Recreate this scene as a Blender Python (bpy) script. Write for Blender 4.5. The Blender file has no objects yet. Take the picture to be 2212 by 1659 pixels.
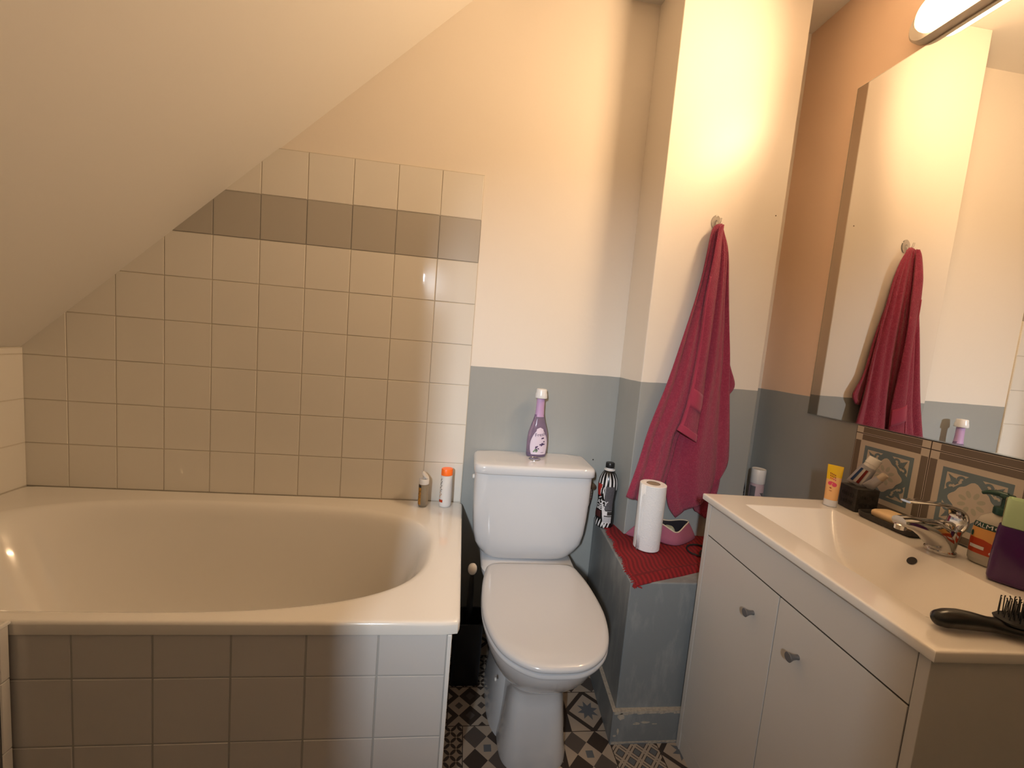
import bpy, bmesh, math, random
from mathutils import Vector, Matrix
random.seed(7)
PI = math.pi
C = bpy.context.scene.collection

# ------------------------------------------------------------------ materials
def lin(c):
    return tuple((x / 12.92 if x <= .04045 else ((x + .055) / 1.055) ** 2.4) for x in c)
def S(r, g, b):
    return lin((r / 255, g / 255, b / 255))
def mat(name, col, rough=.5, metal=0., bump=None, trans=0., emit=None, coat=0., sheen=0., ior=1.45, sss=0., mottle=None, alpha=1.):
    m = bpy.data.materials.new(name); m.use_nodes = True
    nt = m.node_tree; b = nt.nodes['Principled BSDF']
    b.inputs['Base Color'].default_value = (*col, 1)
    b.inputs['Roughness'].default_value = rough
    b.inputs['Metallic'].default_value = metal
    b.inputs['IOR'].default_value = ior
    b.inputs['Transmission Weight'].default_value = trans
    b.inputs['Coat Weight'].default_value = coat
    b.inputs['Sheen Weight'].default_value = sheen
    b.inputs['Alpha'].default_value = alpha
    if sss:
        b.inputs['Subsurface Weight'].default_value = sss
        b.inputs['Subsurface Radius'].default_value = (.01, .008, .006)
    if emit:
        b.inputs['Emission Color'].default_value = (*emit[0], 1)
        b.inputs['Emission Strength'].default_value = emit[1]
    tc = nt.nodes.new('ShaderNodeTexCoord')
    if mottle:                                   # (scale, amount, other colour)
        n = nt.nodes.new('ShaderNodeTexNoise'); n.inputs['Scale'].default_value = mottle[0]; n.inputs['Detail'].default_value = 5
        nt.links.new(tc.outputs['Object'], n.inputs['Vector'])
        r = nt.nodes.new('ShaderNodeMapRange'); r.inputs[1].default_value = .45; r.inputs[2].default_value = .75; r.inputs[4].default_value = mottle[1]
        nt.links.new(n.outputs['Fac'], r.inputs[0])
        x = nt.nodes.new('ShaderNodeMix'); x.data_type = 'RGBA'
        x.inputs['A'].default_value = (*col, 1); x.inputs['B'].default_value = (*mottle[2], 1)
        nt.links.new(r.outputs[0], x.inputs['Factor']); nt.links.new(x.outputs['Result'], b.inputs['Base Color'])
    if bump:                                     # (scale, strength, distance)
        n = nt.nodes.new('ShaderNodeTexNoise'); n.inputs['Scale'].default_value = bump[0]; n.inputs['Detail'].default_value = 3
        nt.links.new(tc.outputs['Object'], n.inputs['Vector'])
        k = nt.nodes.new('ShaderNodeBump'); k.inputs['Strength'].default_value = bump[1]; k.inputs['Distance'].default_value = bump[2]
        nt.links.new(n.outputs['Fac'], k.inputs['Height']); nt.links.new(k.outputs['Normal'], b.inputs['Normal'])
    return m

CREAM = (.78, .715, .63); GREY = (.325, .335, .32)
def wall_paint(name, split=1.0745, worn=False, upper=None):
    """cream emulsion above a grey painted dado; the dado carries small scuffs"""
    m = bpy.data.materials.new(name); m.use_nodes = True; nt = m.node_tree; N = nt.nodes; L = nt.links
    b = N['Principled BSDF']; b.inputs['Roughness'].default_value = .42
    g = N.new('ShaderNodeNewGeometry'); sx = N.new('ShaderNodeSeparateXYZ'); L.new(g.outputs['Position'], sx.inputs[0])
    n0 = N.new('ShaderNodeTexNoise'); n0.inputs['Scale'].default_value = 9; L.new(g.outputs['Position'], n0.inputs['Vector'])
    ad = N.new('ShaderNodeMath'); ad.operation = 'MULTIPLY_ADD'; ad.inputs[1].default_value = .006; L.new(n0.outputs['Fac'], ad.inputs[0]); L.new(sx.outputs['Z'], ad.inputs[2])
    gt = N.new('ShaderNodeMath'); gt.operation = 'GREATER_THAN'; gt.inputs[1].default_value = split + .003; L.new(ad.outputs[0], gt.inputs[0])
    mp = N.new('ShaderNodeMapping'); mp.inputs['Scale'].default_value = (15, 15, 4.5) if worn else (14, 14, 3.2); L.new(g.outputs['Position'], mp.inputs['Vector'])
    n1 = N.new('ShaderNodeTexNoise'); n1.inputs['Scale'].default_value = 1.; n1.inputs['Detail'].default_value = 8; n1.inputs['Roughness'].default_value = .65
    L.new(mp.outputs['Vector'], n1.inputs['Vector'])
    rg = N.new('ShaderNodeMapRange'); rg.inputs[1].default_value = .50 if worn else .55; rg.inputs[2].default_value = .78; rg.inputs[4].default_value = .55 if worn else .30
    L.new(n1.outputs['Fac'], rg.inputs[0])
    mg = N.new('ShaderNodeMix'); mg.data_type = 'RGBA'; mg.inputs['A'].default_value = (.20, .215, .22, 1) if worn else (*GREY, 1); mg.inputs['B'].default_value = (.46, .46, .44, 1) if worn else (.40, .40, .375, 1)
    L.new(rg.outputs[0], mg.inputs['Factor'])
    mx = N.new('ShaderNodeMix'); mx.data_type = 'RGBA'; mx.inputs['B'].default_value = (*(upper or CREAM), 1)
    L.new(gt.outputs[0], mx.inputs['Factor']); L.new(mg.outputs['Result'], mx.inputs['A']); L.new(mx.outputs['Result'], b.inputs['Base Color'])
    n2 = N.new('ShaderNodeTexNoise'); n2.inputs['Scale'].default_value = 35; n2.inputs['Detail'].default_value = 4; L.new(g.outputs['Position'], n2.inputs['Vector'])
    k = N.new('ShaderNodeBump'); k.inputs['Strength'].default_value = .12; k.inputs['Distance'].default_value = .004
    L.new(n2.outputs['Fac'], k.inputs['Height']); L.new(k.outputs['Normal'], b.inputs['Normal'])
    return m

M = {}
LAMP = 38.
M['paint'] = wall_paint('wall_paint'); M['peachwall'] = wall_paint('peach_toned_wall', upper=(.82, .60, .44)); M['worn'] = wall_paint('worn_grey_paint', worn=True)  # right wall is toned peach above the split, other walls cream
M['ceil'] = mat('ceiling_paint', (.78, .745, .69), .55, bump=(25, .1, .004))
M['tile'] = mat('white_tile_glaze', (.74, .705, .64), .16, coat=.3, bump=(4, .02, .01))
M['tile_grey'] = mat('grey_painted_tile', (.44, .41, .36), .3)
M['grout'] = mat('tile_grout', (.58, .53, .45), .8)
M['grout_grey'] = mat('painted_grout', (.30, .28, .25), .6)
M['panel_tile'] = mat('apron_tile_glaze', (.62, .60, .58), .14, coat=.3, bump=(4, .02, .01))
M['panel_grout'] = mat('apron_grout', (.42, .41, .39), .8)
M['acrylic'] = mat('bath_acrylic', (.76, .735, .69), .12, coat=.4)
M['plastic_w'] = mat('white_plastic', (.75, .73, .70), .3)
M['ceramic'] = mat('white_ceramic', (.60, .605, .62), .08, coat=.5)
M['seat'] = mat('seat_plastic', (.555, .565, .585), .16, coat=.3)
M['basin'] = mat('basin_ceramic', (.78, .74, .68), .1, coat=.5)
M['chrome'] = mat('chrome', (.62, .61, .60), .09, 1.)
M['steel'] = mat('brushed_chrome', (.55, .55, .55), .22, 1.)
M['lam'] = mat('cabinet_laminate', (.60, .57, .53), .35)
M['lamgap'] = mat('cabinet_shadow_core', (.05, .042, .03), .8)
M['knob'] = mat('pewter_knob', (.22, .22, .23), .35, .7)
M['beige'] = mat('cement_tile_beige', (.40, .33, .26), .45)
M['brown'] = mat('cement_tile_brown', (.050, .036, .028), .45)
M['brown2'] = mat('cement_tile_taupe', (.095, .078, .068), .45)
M['bluegrey'] = mat('cement_tile_blue_grey', (.125, .135, .15), .45)
M['fgrout'] = mat('floor_joint', (.035, .025, .02), .8)
M['bs_beige'] = mat('backsplash_beige', (.60, .54, .465), .35)
M['bs_brown'] = mat('backsplash_brown', (.18, .145, .115), .35)
M['bs_teal'] = mat('backsplash_blue_grey', (.16, .225, .265), .35)
M['bs_green'] = mat('backsplash_sage', (.46, .46, .37), .35)
M['terry'] = mat('raspberry_terry', (.33, .022, .065), .95, sheen=.25, bump=(420, .9, .006), mottle=(160, .6, (.46, .055, .11)))
M['terry_b'] = mat('raspberry_dobby_band', (.38, .035, .08), .85, sheen=.25, bump=(600, .5, .003))
M['clear'] = mat('clear_plastic', (.95, .93, .9), .05, trans=.92)
M['black'] = mat('black_plastic', (.012, .012, .013), .35)
M['gloss_black'] = mat('glossy_black', (.007, .007, .007), .28, coat=.15)
M['slate'] = mat('black_slate', (.03, .028, .027), .55, bump=(90, .4, .003), mottle=(70, .35, (.09, .085, .08)))
M['paper'] = mat('kitchen_paper', (.80, .80, .80), .95, bump=(220, .5, .003))
M['core'] = mat('cardboard_core', (.30, .24, .17), .9)
M['redmat'] = mat('red_ribbed_cotton', (.24, .009, .013), .95, bump=(500, .6, .003))
M['redmat2'] = mat('dark_red_rib', (.14, .006, .009), .95, bump=(500, .6, .003))
M['pouch'] = mat('dusty_pink_canvas', (.36, .105, .16), .9, bump=(400, .4, .002))
M['piping'] = mat('cream_piping', (.62, .52, .38), .8)
M['inside'] = mat('pouch_lining', (.02, .016, .02), .9)
M['sage'] = mat('sage_plastic', (.36, .40, .31), .35)
M['orange'] = mat('orange_plastic', S(255, 118, 38), .35)
M['white'] = mat('white_gloss_plastic', (.76, .74, .72), .25)
M['ink'] = mat('dark_print', (.03, .027, .025), .6)
M['goldprint'] = mat('amber_label', S(200, 140, 50), .4, mottle=(90, .9, (.05, .03, .01)))
M['oil'] = mat('shower_oil', (.78, .68, .50), .08, trans=.75)
M['lav'] = mat('violet_tinted_bottle', (.52, .40, .58), .08, trans=.75)
M['lavneck'] = mat('lilac_sleeve', (.50, .32, .52), .35)
M['lavliq'] = mat('violet_liquid', (.13, .03, .17), .15, trans=.25)
M['lavlab'] = mat('pale_lilac_label', (.66, .56, .66), .45)
M['lavflower'] = mat('dark_violet_print', (.06, .03, .09), .5)
M['leaf'] = mat('green_print', (.10, .20, .08), .5)
M['zred'] = mat('red_print', (.42, .025, .02), .4)
M['zwhite'] = mat('white_print', (.72, .70, .70), .35)
M['zgrey'] = mat('small_print_panel', (.075, .07, .078), .5, mottle=(400, .6, (.18, .17, .18)))
M['zbrown'] = mat('maroon_print', (.06, .015, .015), .5)
M['barcode'] = mat('barcode_grey', (.22, .21, .23), .5)
M['yellow'] = mat('yellow_tube', S(240, 195, 30), .4)
M['peach'] = mat('peach_tube', S(245, 190, 125), .4)
M['pinkp'] = mat('pink_print', S(225, 75, 105), .5)
M['redp'] = mat('brick_print', S(165, 75, 45), .5)
M['tubegrey'] = mat('silver_tube', (.42, .42, .46), .35, .3)
M['tubewhite'] = mat('white_tube', (.62, .60, .58), .4)
M['bluep'] = mat('blue_print', S(30, 60, 105), .5)
M['redstripe'] = mat('red_stripe', S(120, 28, 22), .5)
M['beigecap'] = mat('beige_cap', (.52, .43, .34), .5)
M['soap'] = mat('honey_soap', (.82, .60, .34), .5, sss=.1)
M['pgreen'] = mat('dark_green_plastic', (.012, .055, .045), .3)
M['pclear'] = mat('cloudy_plastic', (.62, .58, .50), .25, trans=.25)
M['plabel'] = mat('peach_label', S(225, 165, 95), .4)
M['pred'] = mat('orange_red_label', S(180, 62, 28), .4)
M['purple'] = mat('violet_plastic', (.085, .016, .125), .22, trans=.25, coat=.2)
M['mint'] = mat('mint_cap', (.50, .68, .42), .3)
M['gold'] = mat('gold_edge', (.45, .36, .22), .25, .8)
M['pinkcan'] = mat('pale_pink_print', (.50, .38, .42), .4)
M['greycan'] = mat('grey_print', (.13, .13, .14), .4)
M['navy'] = mat('navy_plastic', (.008, .008, .014), .35)
M['bluecap'] = mat('blue_cap', (.01, .05, .10), .4)
M['mirror'] = mat('mirror_silver', (.93, .92, .90), .0, 1.)
M['mirror_edge'] = mat('mirror_bevel', (.75, .78, .76), .08, .9)
M['lampbase'] = mat('lamp_base_plastic', (.55, .49, .42), .35)
M['diff'] = mat('lamp_diffuser', (.9, .85, .75), .4, emit=((1.0, .68, .39), 15.))
def dim_ends(m, full, end):
    """the tube inside is shorter than the shade: its ends glow less"""
    nt = m.node_tree; tc = nt.nodes.new('ShaderNodeTexCoord'); sx = nt.nodes.new('ShaderNodeSeparateXYZ'); nt.links.new(tc.outputs['Object'], sx.inputs[0])
    ab = nt.nodes.new('ShaderNodeMath'); ab.operation = 'ABSOLUTE'; nt.links.new(sx.outputs['Y'], ab.inputs[0])
    mr_ = nt.nodes.new('ShaderNodeMapRange'); mr_.interpolation_type = 'SMOOTHSTEP'
    for k, v in zip(range(1, 5), (.125, .20, full, end)): mr_.inputs[k].default_value = v
    nt.links.new(ab.outputs[0], mr_.inputs[0]); nt.links.new(mr_.outputs[0], nt.nodes['Principled BSDF'].inputs['Emission Strength'])
dim_ends(M['diff'], LAMP, LAMP * .05)
M['amber'] = mat('hair_tie', (.012, .01, .01), .7)
M['brass'] = mat('aged_brass', (.10, .075, .05), .45, .6)

# ------------------------------------------------------------------ mesh helpers
def finish(name, bm, mats, parent=None, smooth=True, ang=35, bevel=0., subsurf=0, solid=0., off=-1.):
    me = bpy.data.meshes.new(name); bm.normal_update(); bm.to_mesh(me); bm.free()
    if not isinstance(mats, (list, tuple)): mats = [mats]
    for k in mats: me.materials.append(k)
    if smooth:
        me.shade_smooth(); me.set_sharp_from_angle(angle=math.radians(ang))
    o = bpy.data.objects.new(name, me); C.objects.link(o)
    if parent is not None: o.parent = parent
    if solid:
        md = o.modifiers.new('solid', 'SOLIDIFY'); md.thickness = solid; md.offset = off
    if bevel:
        md = o.modifiers.new('bevel', 'BEVEL'); md.width = bevel; md.segments = 3; md.limit_method = 'ANGLE'; md.harden_normals = False
    if subsurf:
        md = o.modifiers.new('sub', 'SUBSURF'); md.levels = subsurf; md.render_levels = subsurf
    return o
def thing(name, label, cat, loc=(0, 0, 0), rz=0., group=None):
    o = bpy.data.objects.new(name, None); C.objects.link(o); o.empty_display_size = .05
    o.location = loc; o.rotation_euler = (0, 0, rz); o['label'] = label; o['category'] = cat
    if group: o['group'] = group
    return o
def tag(o, label, cat, group=None):
    o['label'] = label; o['category'] = cat
    if group: o['group'] = group
    return o
def structure(o, label):
    o['kind'] = 'structure'; o['label'] = label; return o

def box(bm, x0, x1, y0, y1, z0, z1, mi=0):
    v = [bm.verts.new(p) for p in ((x0, y0, z0), (x1, y0, z0), (x1, y1, z0), (x0, y1, z0), (x0, y0, z1), (x1, y0, z1), (x1, y1, z1), (x0, y1, z1))]
    for q in ((3, 2, 1, 0), (4, 5, 6, 7), (0, 1, 5, 4), (1, 2, 6, 5), (2, 3, 7, 6), (3, 0, 4, 7)):
        f = bm.faces.new([v[i] for i in q]); f.material_index = mi
    return v
def prism(bm, pts, z0, z1, mi=0, top=None):
    """vertical prism over plan polygon pts (counter-clockwise)"""
    a = [bm.verts.new((p[0], p[1], z0)) for p in pts]; b = [bm.verts.new((p[0], p[1], z1)) for p in pts]; n = len(pts)
    f = bm.faces.new(a[::-1]); f.material_index = mi
    f = bm.faces.new(b); f.material_index = mi if top is None else top
    for i in range(n):
        f = bm.faces.new((a[i], a[(i + 1) % n], b[(i + 1) % n], b[i])); f.material_index = mi
def rings(bm, rs, mi=0, cap0=True, cap1=True, closed=True):
    """loft a list of rings (equal point counts)"""
    vs = [[bm.verts.new(p) for p in r] for r in rs]; n = len(rs[0])
    for a, b in zip(vs[:-1], vs[1:]):
        for i in range(n if closed else n - 1):
            j = (i + 1) % n
            f = bm.faces.new((a[i], a[j], b[j], b[i])); f.material_index = mi
    if cap0: f = bm.faces.new(vs[0][::-1]); f.material_index = mi
    if cap1: f = bm.faces.new(vs[-1]); f.material_index = mi
    return vs
def circ(r, z, n=32, c=(0, 0), sx=1., sy=1., p=2.):
    out = []
    for i in range(n):
        t = 2 * PI * i / n; a, b = math.cos(t), math.sin(t)
        out.append((c[0] + r * sx * math.copysign(abs(a) ** (2 / p), a), c[1] + r * sy * math.copysign(abs(b) ** (2 / p), b), z))
    return out
def lathe(bm, prof, n=32, c=(0, 0), sx=1., sy=1., p=2., mi=0, cap0=True, cap1=True):
    rings(bm, [circ(r, z, n, c, sx, sy, p) for r, z in prof], mi, cap0, cap1)
def interp(prof, z):
    for (r0, z0), (r1, z1) in zip(prof[:-1], prof[1:]):
        if min(z0, z1) <= z <= max(z0, z1) and z1 != z0:
            return r0 + (r1 - r0) * (z - z0) / (z1 - z0)
    return prof[-1][0]
def surf_pt(prof, a, z, off, sx, sy, p):
    r = interp(prof, z); ca, sa = math.cos(a), math.sin(a)
    x = r * sx * math.copysign(abs(ca) ** (2 / p), ca); y = r * sy * math.copysign(abs(sa) ** (2 / p), sa)
    return (x + off * ca, y + off * sa, z)
def patch(bm, prof, z0, z1, a0, a1, off=.0006, sx=1., sy=1., p=2., mi=0, nu=10, nv=8, shape=None):
    """label patch lying on a lathe; shape(v) -> (left,right) fractions"""
    vs = []
    for j in range(nv + 1):
        v = j / nv; l, r = shape(v) if shape else (0., 1.)
        vs.append([bm.verts.new(surf_pt(prof, a0 + (a1 - a0) * (l + (r - l) * i / nu), z0 + (z1 - z0) * v, off, sx, sy, p)) for i in range(nu + 1)])
    for j in range(nv):
        for i in range(nu):
            f = bm.faces.new((vs[j][i], vs[j][i + 1], vs[j + 1][i + 1], vs[j + 1][i])); f.material_index = mi
def wrap_poly(bm, prof, uv, off=.001, sx=1., sy=1., p=2., mi=0):
    """polygon given as (angle, z) laid on a lathe"""
    f = bm.faces.new([bm.verts.new(surf_pt(prof, a, z, off, sx, sy, p)) for a, z in uv]); f.material_index = mi
def ellw(ac, zc, ra, rb, ang=0., n=8, r=.021):
    return [(ac + x / r, zc + y) for x, y in ell(0, 0, ra * r, rb, ang, n)]
def text_bm(txt, size, bold=0.):
    cu = bpy.data.curves.new('t', 'FONT'); cu.body = txt; cu.size = size; cu.align_x = 'CENTER'; cu.align_y = 'CENTER'; cu.resolution_u = 3; cu.offset = bold
    o = bpy.data.objects.new('t', cu); C.objects.link(o)
    bpy.context.view_layer.update()
    me = bpy.data.meshes.new_from_object(o.evaluated_get(bpy.context.evaluated_depsgraph_get()))
    bm = bmesh.new(); bm.from_mesh(me)
    bpy.data.objects.remove(o); bpy.data.curves.remove(cu); bpy.data.meshes.remove(me)
    return bm
def add_text_wrap(bm, txt, size, prof, ac, zc, off, sx=1., sy=1., p=2., mi=0, rot=0., rref=None, bold=0.):
    tb = text_bm(txt, size, bold); rref = rref or interp(prof, zc)
    bmesh.ops.subdivide_edges(tb, edges=[e for e in tb.edges if e.calc_length() > .004], cuts=2)
    vm = {}
    cr, sr = math.cos(rot), math.sin(rot)
    for v in tb.verts:
        x, y = v.co.x * cr - v.co.y * sr, v.co.x * sr + v.co.y * cr
        vm[v.index] = bm.verts.new(surf_pt(prof, ac + x / rref, zc + y, off, sx, sy, p))
    tb.verts.index_update()
    for f in tb.faces:
        try:
            g = bm.faces.new([vm[v.index] for v in f.verts]); g.material_index = mi
        except ValueError: pass
    tb.free()
def catmull(pts, n=8, closed=False):
    P = [Vector(p) for p in pts]; out = []; m = len(P)
    for i in range(m if closed else m - 1):
        g = (lambda k: P[k % m]) if closed else (lambda k: P[min(max(k, 0), m - 1)])
        p0, p1, p2, p3 = g(i - 1), g(i), g(i + 1), g(i + 2)
        for k in range(n):
            t = k / n
            out.append(.5 * (2 * p1 + (p2 - p0) * t + (2 * p0 - 5 * p1 + 4 * p2 - p3) * t * t + (3 * p1 - p0 - 3 * p2 + p3) * t ** 3))
    if not closed: out.append(P[-1].copy())
    return out
def tube(bm, path, rad, n=10, mi=0, flat=1., closed=False, up=Vector((0, 0, 1))):
    """sweep a (possibly flattened) circle along path; rad = float or list"""
    P = [Vector(p) for p in path]; m = len(P); rs = []
    for i, p in enumerate(P):
        d = (P[(i + 1) % m] - P[i - 1]) if closed else (P[min(i + 1, m - 1)] - P[max(i - 1, 0)])
        d.normalize(); a = up.cross(d)
        if a.length < 1e-4: a = Vector((1, 0, 0)).cross(d)
        a.normalize(); b = d.cross(a); r = rad[i] if isinstance(rad, (list, tuple)) else rad
        rs.append([tuple(p + (a * math.cos(2 * PI * k / n) + b * flat * math.sin(2 * PI * k / n)) * r) for k in range(n)])
    if closed:
        rs.append(rs[0]); vs = rings(bm, rs, mi, False, False); bmesh.ops.remove_doubles(bm, verts=[v for r in (vs[0], vs[-1]) for v in r], dist=1e-7)
    else:
        rings(bm, rs, mi)
def clip(poly, x0, x1, y0, y1):
    for ax, lim, sgn in ((0, x0, 1), (0, x1, -1), (1, y0, 1), (1, y1, -1)):
        out = []
        for i, q in enumerate(poly):
            pq = poly[i - 1]; a, b = (pq[ax] - lim) * sgn, (q[ax] - lim) * sgn
            if (a >= 0) != (b >= 0):
                t = a / (a - b); out.append((pq[0] + (q[0] - pq[0]) * t, pq[1] + (q[1] - pq[1]) * t))
            if b >= 0: out.append(q)
        poly = out
        if len(poly) < 3: return []
    return poly

# ------------------------------------------------------------------ room shell
XL, XR, YR, ZC = -1.485, 1.178, -1.75, 2.418
def slope_z(x): return 1.024 + (x + 1.485) * .9285
XS = -1.485 + (ZC - 1.024) / .9285

bm = bmesh.new(); box(bm, XL - .1, XR + .1, 0, .1, 0, ZC)
structure(finish('wall_back', bm, M['paint'], smooth=False), 'cream back wall with grey painted lower part behind the toilet')
bm = bmesh.new(); box(bm, XL - .1, XL, YR, 0, 0, 1.1)
structure(finish('wall_left', bm, M['paint'], smooth=False), 'low wall at the left end of the bath under the slope')
bm = bmesh.new(); box(bm, XR, XR + .1, YR, 0, 0, ZC)
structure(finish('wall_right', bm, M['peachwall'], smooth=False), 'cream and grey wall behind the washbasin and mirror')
# wall behind the camera, with the doorway the daylight falls through
bm = bmesh.new()
box(bm, XL, -.398, YR - .1, YR + .1, 0, ZC); box(bm, .21, XR, YR - .1, YR + .1, 0, ZC); box(bm, -.398, .21, YR - .1, YR + .1, 2.05, ZC)
structure(finish('wall_rear', bm, M['paint'], smooth=False), 'wall with open doorway behind the camera')
# flat ceiling and the sloped roof side, one surface
bm = bmesh.new()
prof = [(XL - .1, slope_z(XL - .1)), (XS, ZC), (XR + .1, ZC), (XR + .1, ZC + .1), (XS - .05, ZC + .1), (XL - .1, slope_z(XL - .1) + .14)]
a = [bm.verts.new((x, YR - .1, z)) for x, z in prof]; b = [bm.verts.new((x, .1, z)) for x, z in prof]
bm.faces.new(a); bm.faces.new(b[::-1])
for i in range(len(prof)): bm.faces.new((a[i - 1], a[i], b[i], b[i - 1]))
bmesh.ops.recalc_face_normals(bm, faces=bm.faces)
structure(finish('ceiling', bm, M['ceil'], smooth=False), 'cream sloped attic ceiling over the bath meeting a flat ceiling')

# pipe casing (column) and the boxed-in ledge
bm = bmesh.new(); prism(bm, [(.578, .0), (.597, -.157), (1.047, -.157), (1.047, 0)], .4, ZC)
structure(finish('wall_column', bm, M['paint'], smooth=False, bevel=.003), 'boxed-out cream and grey pipe casing with the towel on it')
bm = bmesh.new(); prism(bm, [(.534, 0), (.500, -.462), (XR, -.462), (XR, 0)], 0, .508)
structure(finish('wall_ledge', bm, M['worn'], smooth=False, bevel=.004), 'low scuffed grey boxed ledge between toilet and vanity')
bm = bmesh.new(); prism(bm, [(.520, -.0005), (.486, -.476), (XR - .3, -.476), (XR - .3, -.4615), (.4995, -.4615), (.5335, -.0005)], 0, .108, top=1)
random.seed(5)
for k in range(26):                                        # chipped paint along the top edge and the foot
    x = .49 + .0145 * k
    for zc, hh in ((.1035, random.uniform(.002, .006)), (.006, random.uniform(.001, .005))):
        f = bm.faces.new([bm.verts.new(p) for p in ((x, -.4763, zc - hh), (x + .0146, -.4763, zc - hh * random.uniform(.6, 1.2)), (x + .0146, -.4763, zc + .0045), (x, -.4763, zc + .0045))]); f.material_index = 1
for cx, cz, rx, rz in ((.512, .092, .012, .012), (.507, .045, .0035, .012), (.59, .072, .018, .004), (.563, .068, .012, .005), (.62, .066, .01, .003), (.498, .03, .006, .004)):
    f = bm.faces.new([bm.verts.new((cx + rx * math.cos(t) * random.uniform(.6, 1.1), -.4763, cz + rz * math.sin(t) * random.uniform(.6, 1.1))) for t in [2 * PI * i / 11 for i in range(11)]]); f.material_index = 1
M['chip'] = mat('chipped_paint', (.46, .40, .32), .8, mottle=(120, .8, (.25, .23, .2)))
structure(finish('baseboard_ledge', bm, [M['worn'], M['chip']], smooth=False), 'scuffed grey skirting around the boxed ledge')
random.seed(7)

# --- wall tiles: every tile a bevelled slab, one mesh per clad wall
def tile_wall(bm, cols, rows, place, gap=.0011, th=.006, grey=()):
    """cols/rows: lists of line coordinates; place(u, w, d) -> xyz"""
    for j in range(len(rows) - 1):
        for i in range(len(cols) - 1):
            u0, u1, w0, w1 = cols[i] + gap, cols[i + 1] - gap, rows[j] + gap, rows[j + 1] - gap
            e = .0012; tx, tz = random.uniform(-1, 1) * .0003, random.uniform(-1, 1) * .0003
            q = [(u0, w0), (u1, w0), (u1, w1), (u0, w1)]; qi = [(u0 + e, w0 + e), (u1 - e, w0 + e), (u1 - e, w1 - e), (u0 + e, w1 - e)]
            lo = [bm.verts.new(place(*p, th - .0022)) for p in q]
            hi = [bm.verts.new(place(*p, th + tx * (1 if k in (1, 2) else -1) + tz * (1 if k > 1 else -1))) for k, p in enumerate(qi)]
            mi = 1 if j in grey else 0
            f = bm.faces.new(hi); f.material_index = mi
            for k in range(4):
                f = bm.faces.new((lo[k], lo[(k + 1) % 4], hi[(k + 1) % 4], hi[k])); f.material_index = mi
def grout(bm, u0, u1, w0, w1, place, th, mi):
    lo = [bm.verts.new(place(u, w, 0.)) for u, w in ((u0, w0), (u1, w0), (u1, w1), (u0, w1))]
    hi = [bm.verts.new(place(u, w, th)) for u, w in ((u0, w0), (u1, w0), (u1, w1), (u0, w1))]
    f = bm.faces.new(hi); f.material_index = mi
    for k in range(4):
        f = bm.faces.new((lo[k], lo[(k + 1) % 4], hi[(k + 1) % 4], hi[k])); f.material_index = mi
bm = bmesh.new()
cols = [-.003] + [-.15 * i for i in range(1, 11)]; cols = cols[::-1]
rws = [.549] + [1.75 - .15 * j for j in range(7, 0, -1)] + [1.756]
pl = lambda u, w, d: (u, -d, w)
tile_wall(bm, cols, rws, pl, grey=(6,))
grout(bm, -1.5, -.0025, .545, 1.45, pl, .0046, 2); grout(bm, -1.5, -.0025, 1.45, 1.60, pl, .0052, 3); grout(bm, -1.5, -.0025, 1.60, 1.757, pl, .0046, 2)
nrm = Vector((-.9285, 0, 1)).normalized()
bmesh.ops.bisect_plane(bm, geom=bm.verts[:] + bm.edges[:] + bm.faces[:], plane_co=(XL, 0, slope_z(XL)), plane_no=nrm, clear_outer=True)
bmesh.ops.bisect_plane(bm, geom=bm.verts[:] + bm.edges[:] + bm.faces[:], plane_co=(XL + .001, 0, 0), plane_no=(-1, 0, 0), clear_outer=True)
structure(finish('wall_back_tiles', bm, [M['tile'], M['tile_grey'], M['grout'], M['grout_grey']], smooth=False), 'square white wall tiles above the bath with one grey painted row')
bm = bmesh.new()
pl = lambda u, w, d: (XL + d, u, w)
tile_wall(bm, [-.006 - .15 * i for i in range(9, -1, -1)], [.549, .70, .85, 1.0, 1.022], pl)
grout(bm, -1.36, -.006, .545, 1.0235, pl, .0046, 1)
bmesh.ops.recalc_face_normals(bm, faces=bm.faces)
structure(finish('wall_left_tiles', bm, [M['tile'], M['grout']], smooth=False), 'square white tiles on the low end wall of the bath')
# tiled pier in front of the bath, far left
bm = bmesh.new(); box(bm, XL, -.876, -.7205, -.703, 0, .5505, 1)
pl = lambda u, w, d: (-.8762 + d, u, w)
tile_wall(bm, [-.7235, -.704], [0, .135, .285, .435, .548], pl)
pl2 = lambda u, w, d: (u, -.7205 - d, w)
tile_wall(bm, [XL, -1.33, -1.18, -1.03, -.876], [0, .135, .285, .435, .548], pl2)
box(bm, XL, -.8685, -.7270, -.7215, .5485, .5535, 2); box(bm, -.8740, -.8680, -.727, -.703, .5485, .5535, 2)
box(bm, XL, -.876, -.7195, -.705, .5510, .5525, 0)
bmesh.ops.recalc_face_normals(bm, faces=bm.faces)
structure(finish('trim_1', bm, [M['panel_tile'], M['panel_grout'], M['plastic_w']], smooth=False), 'narrow tiled pier with white edge trim at the left end of the bath front')

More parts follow.
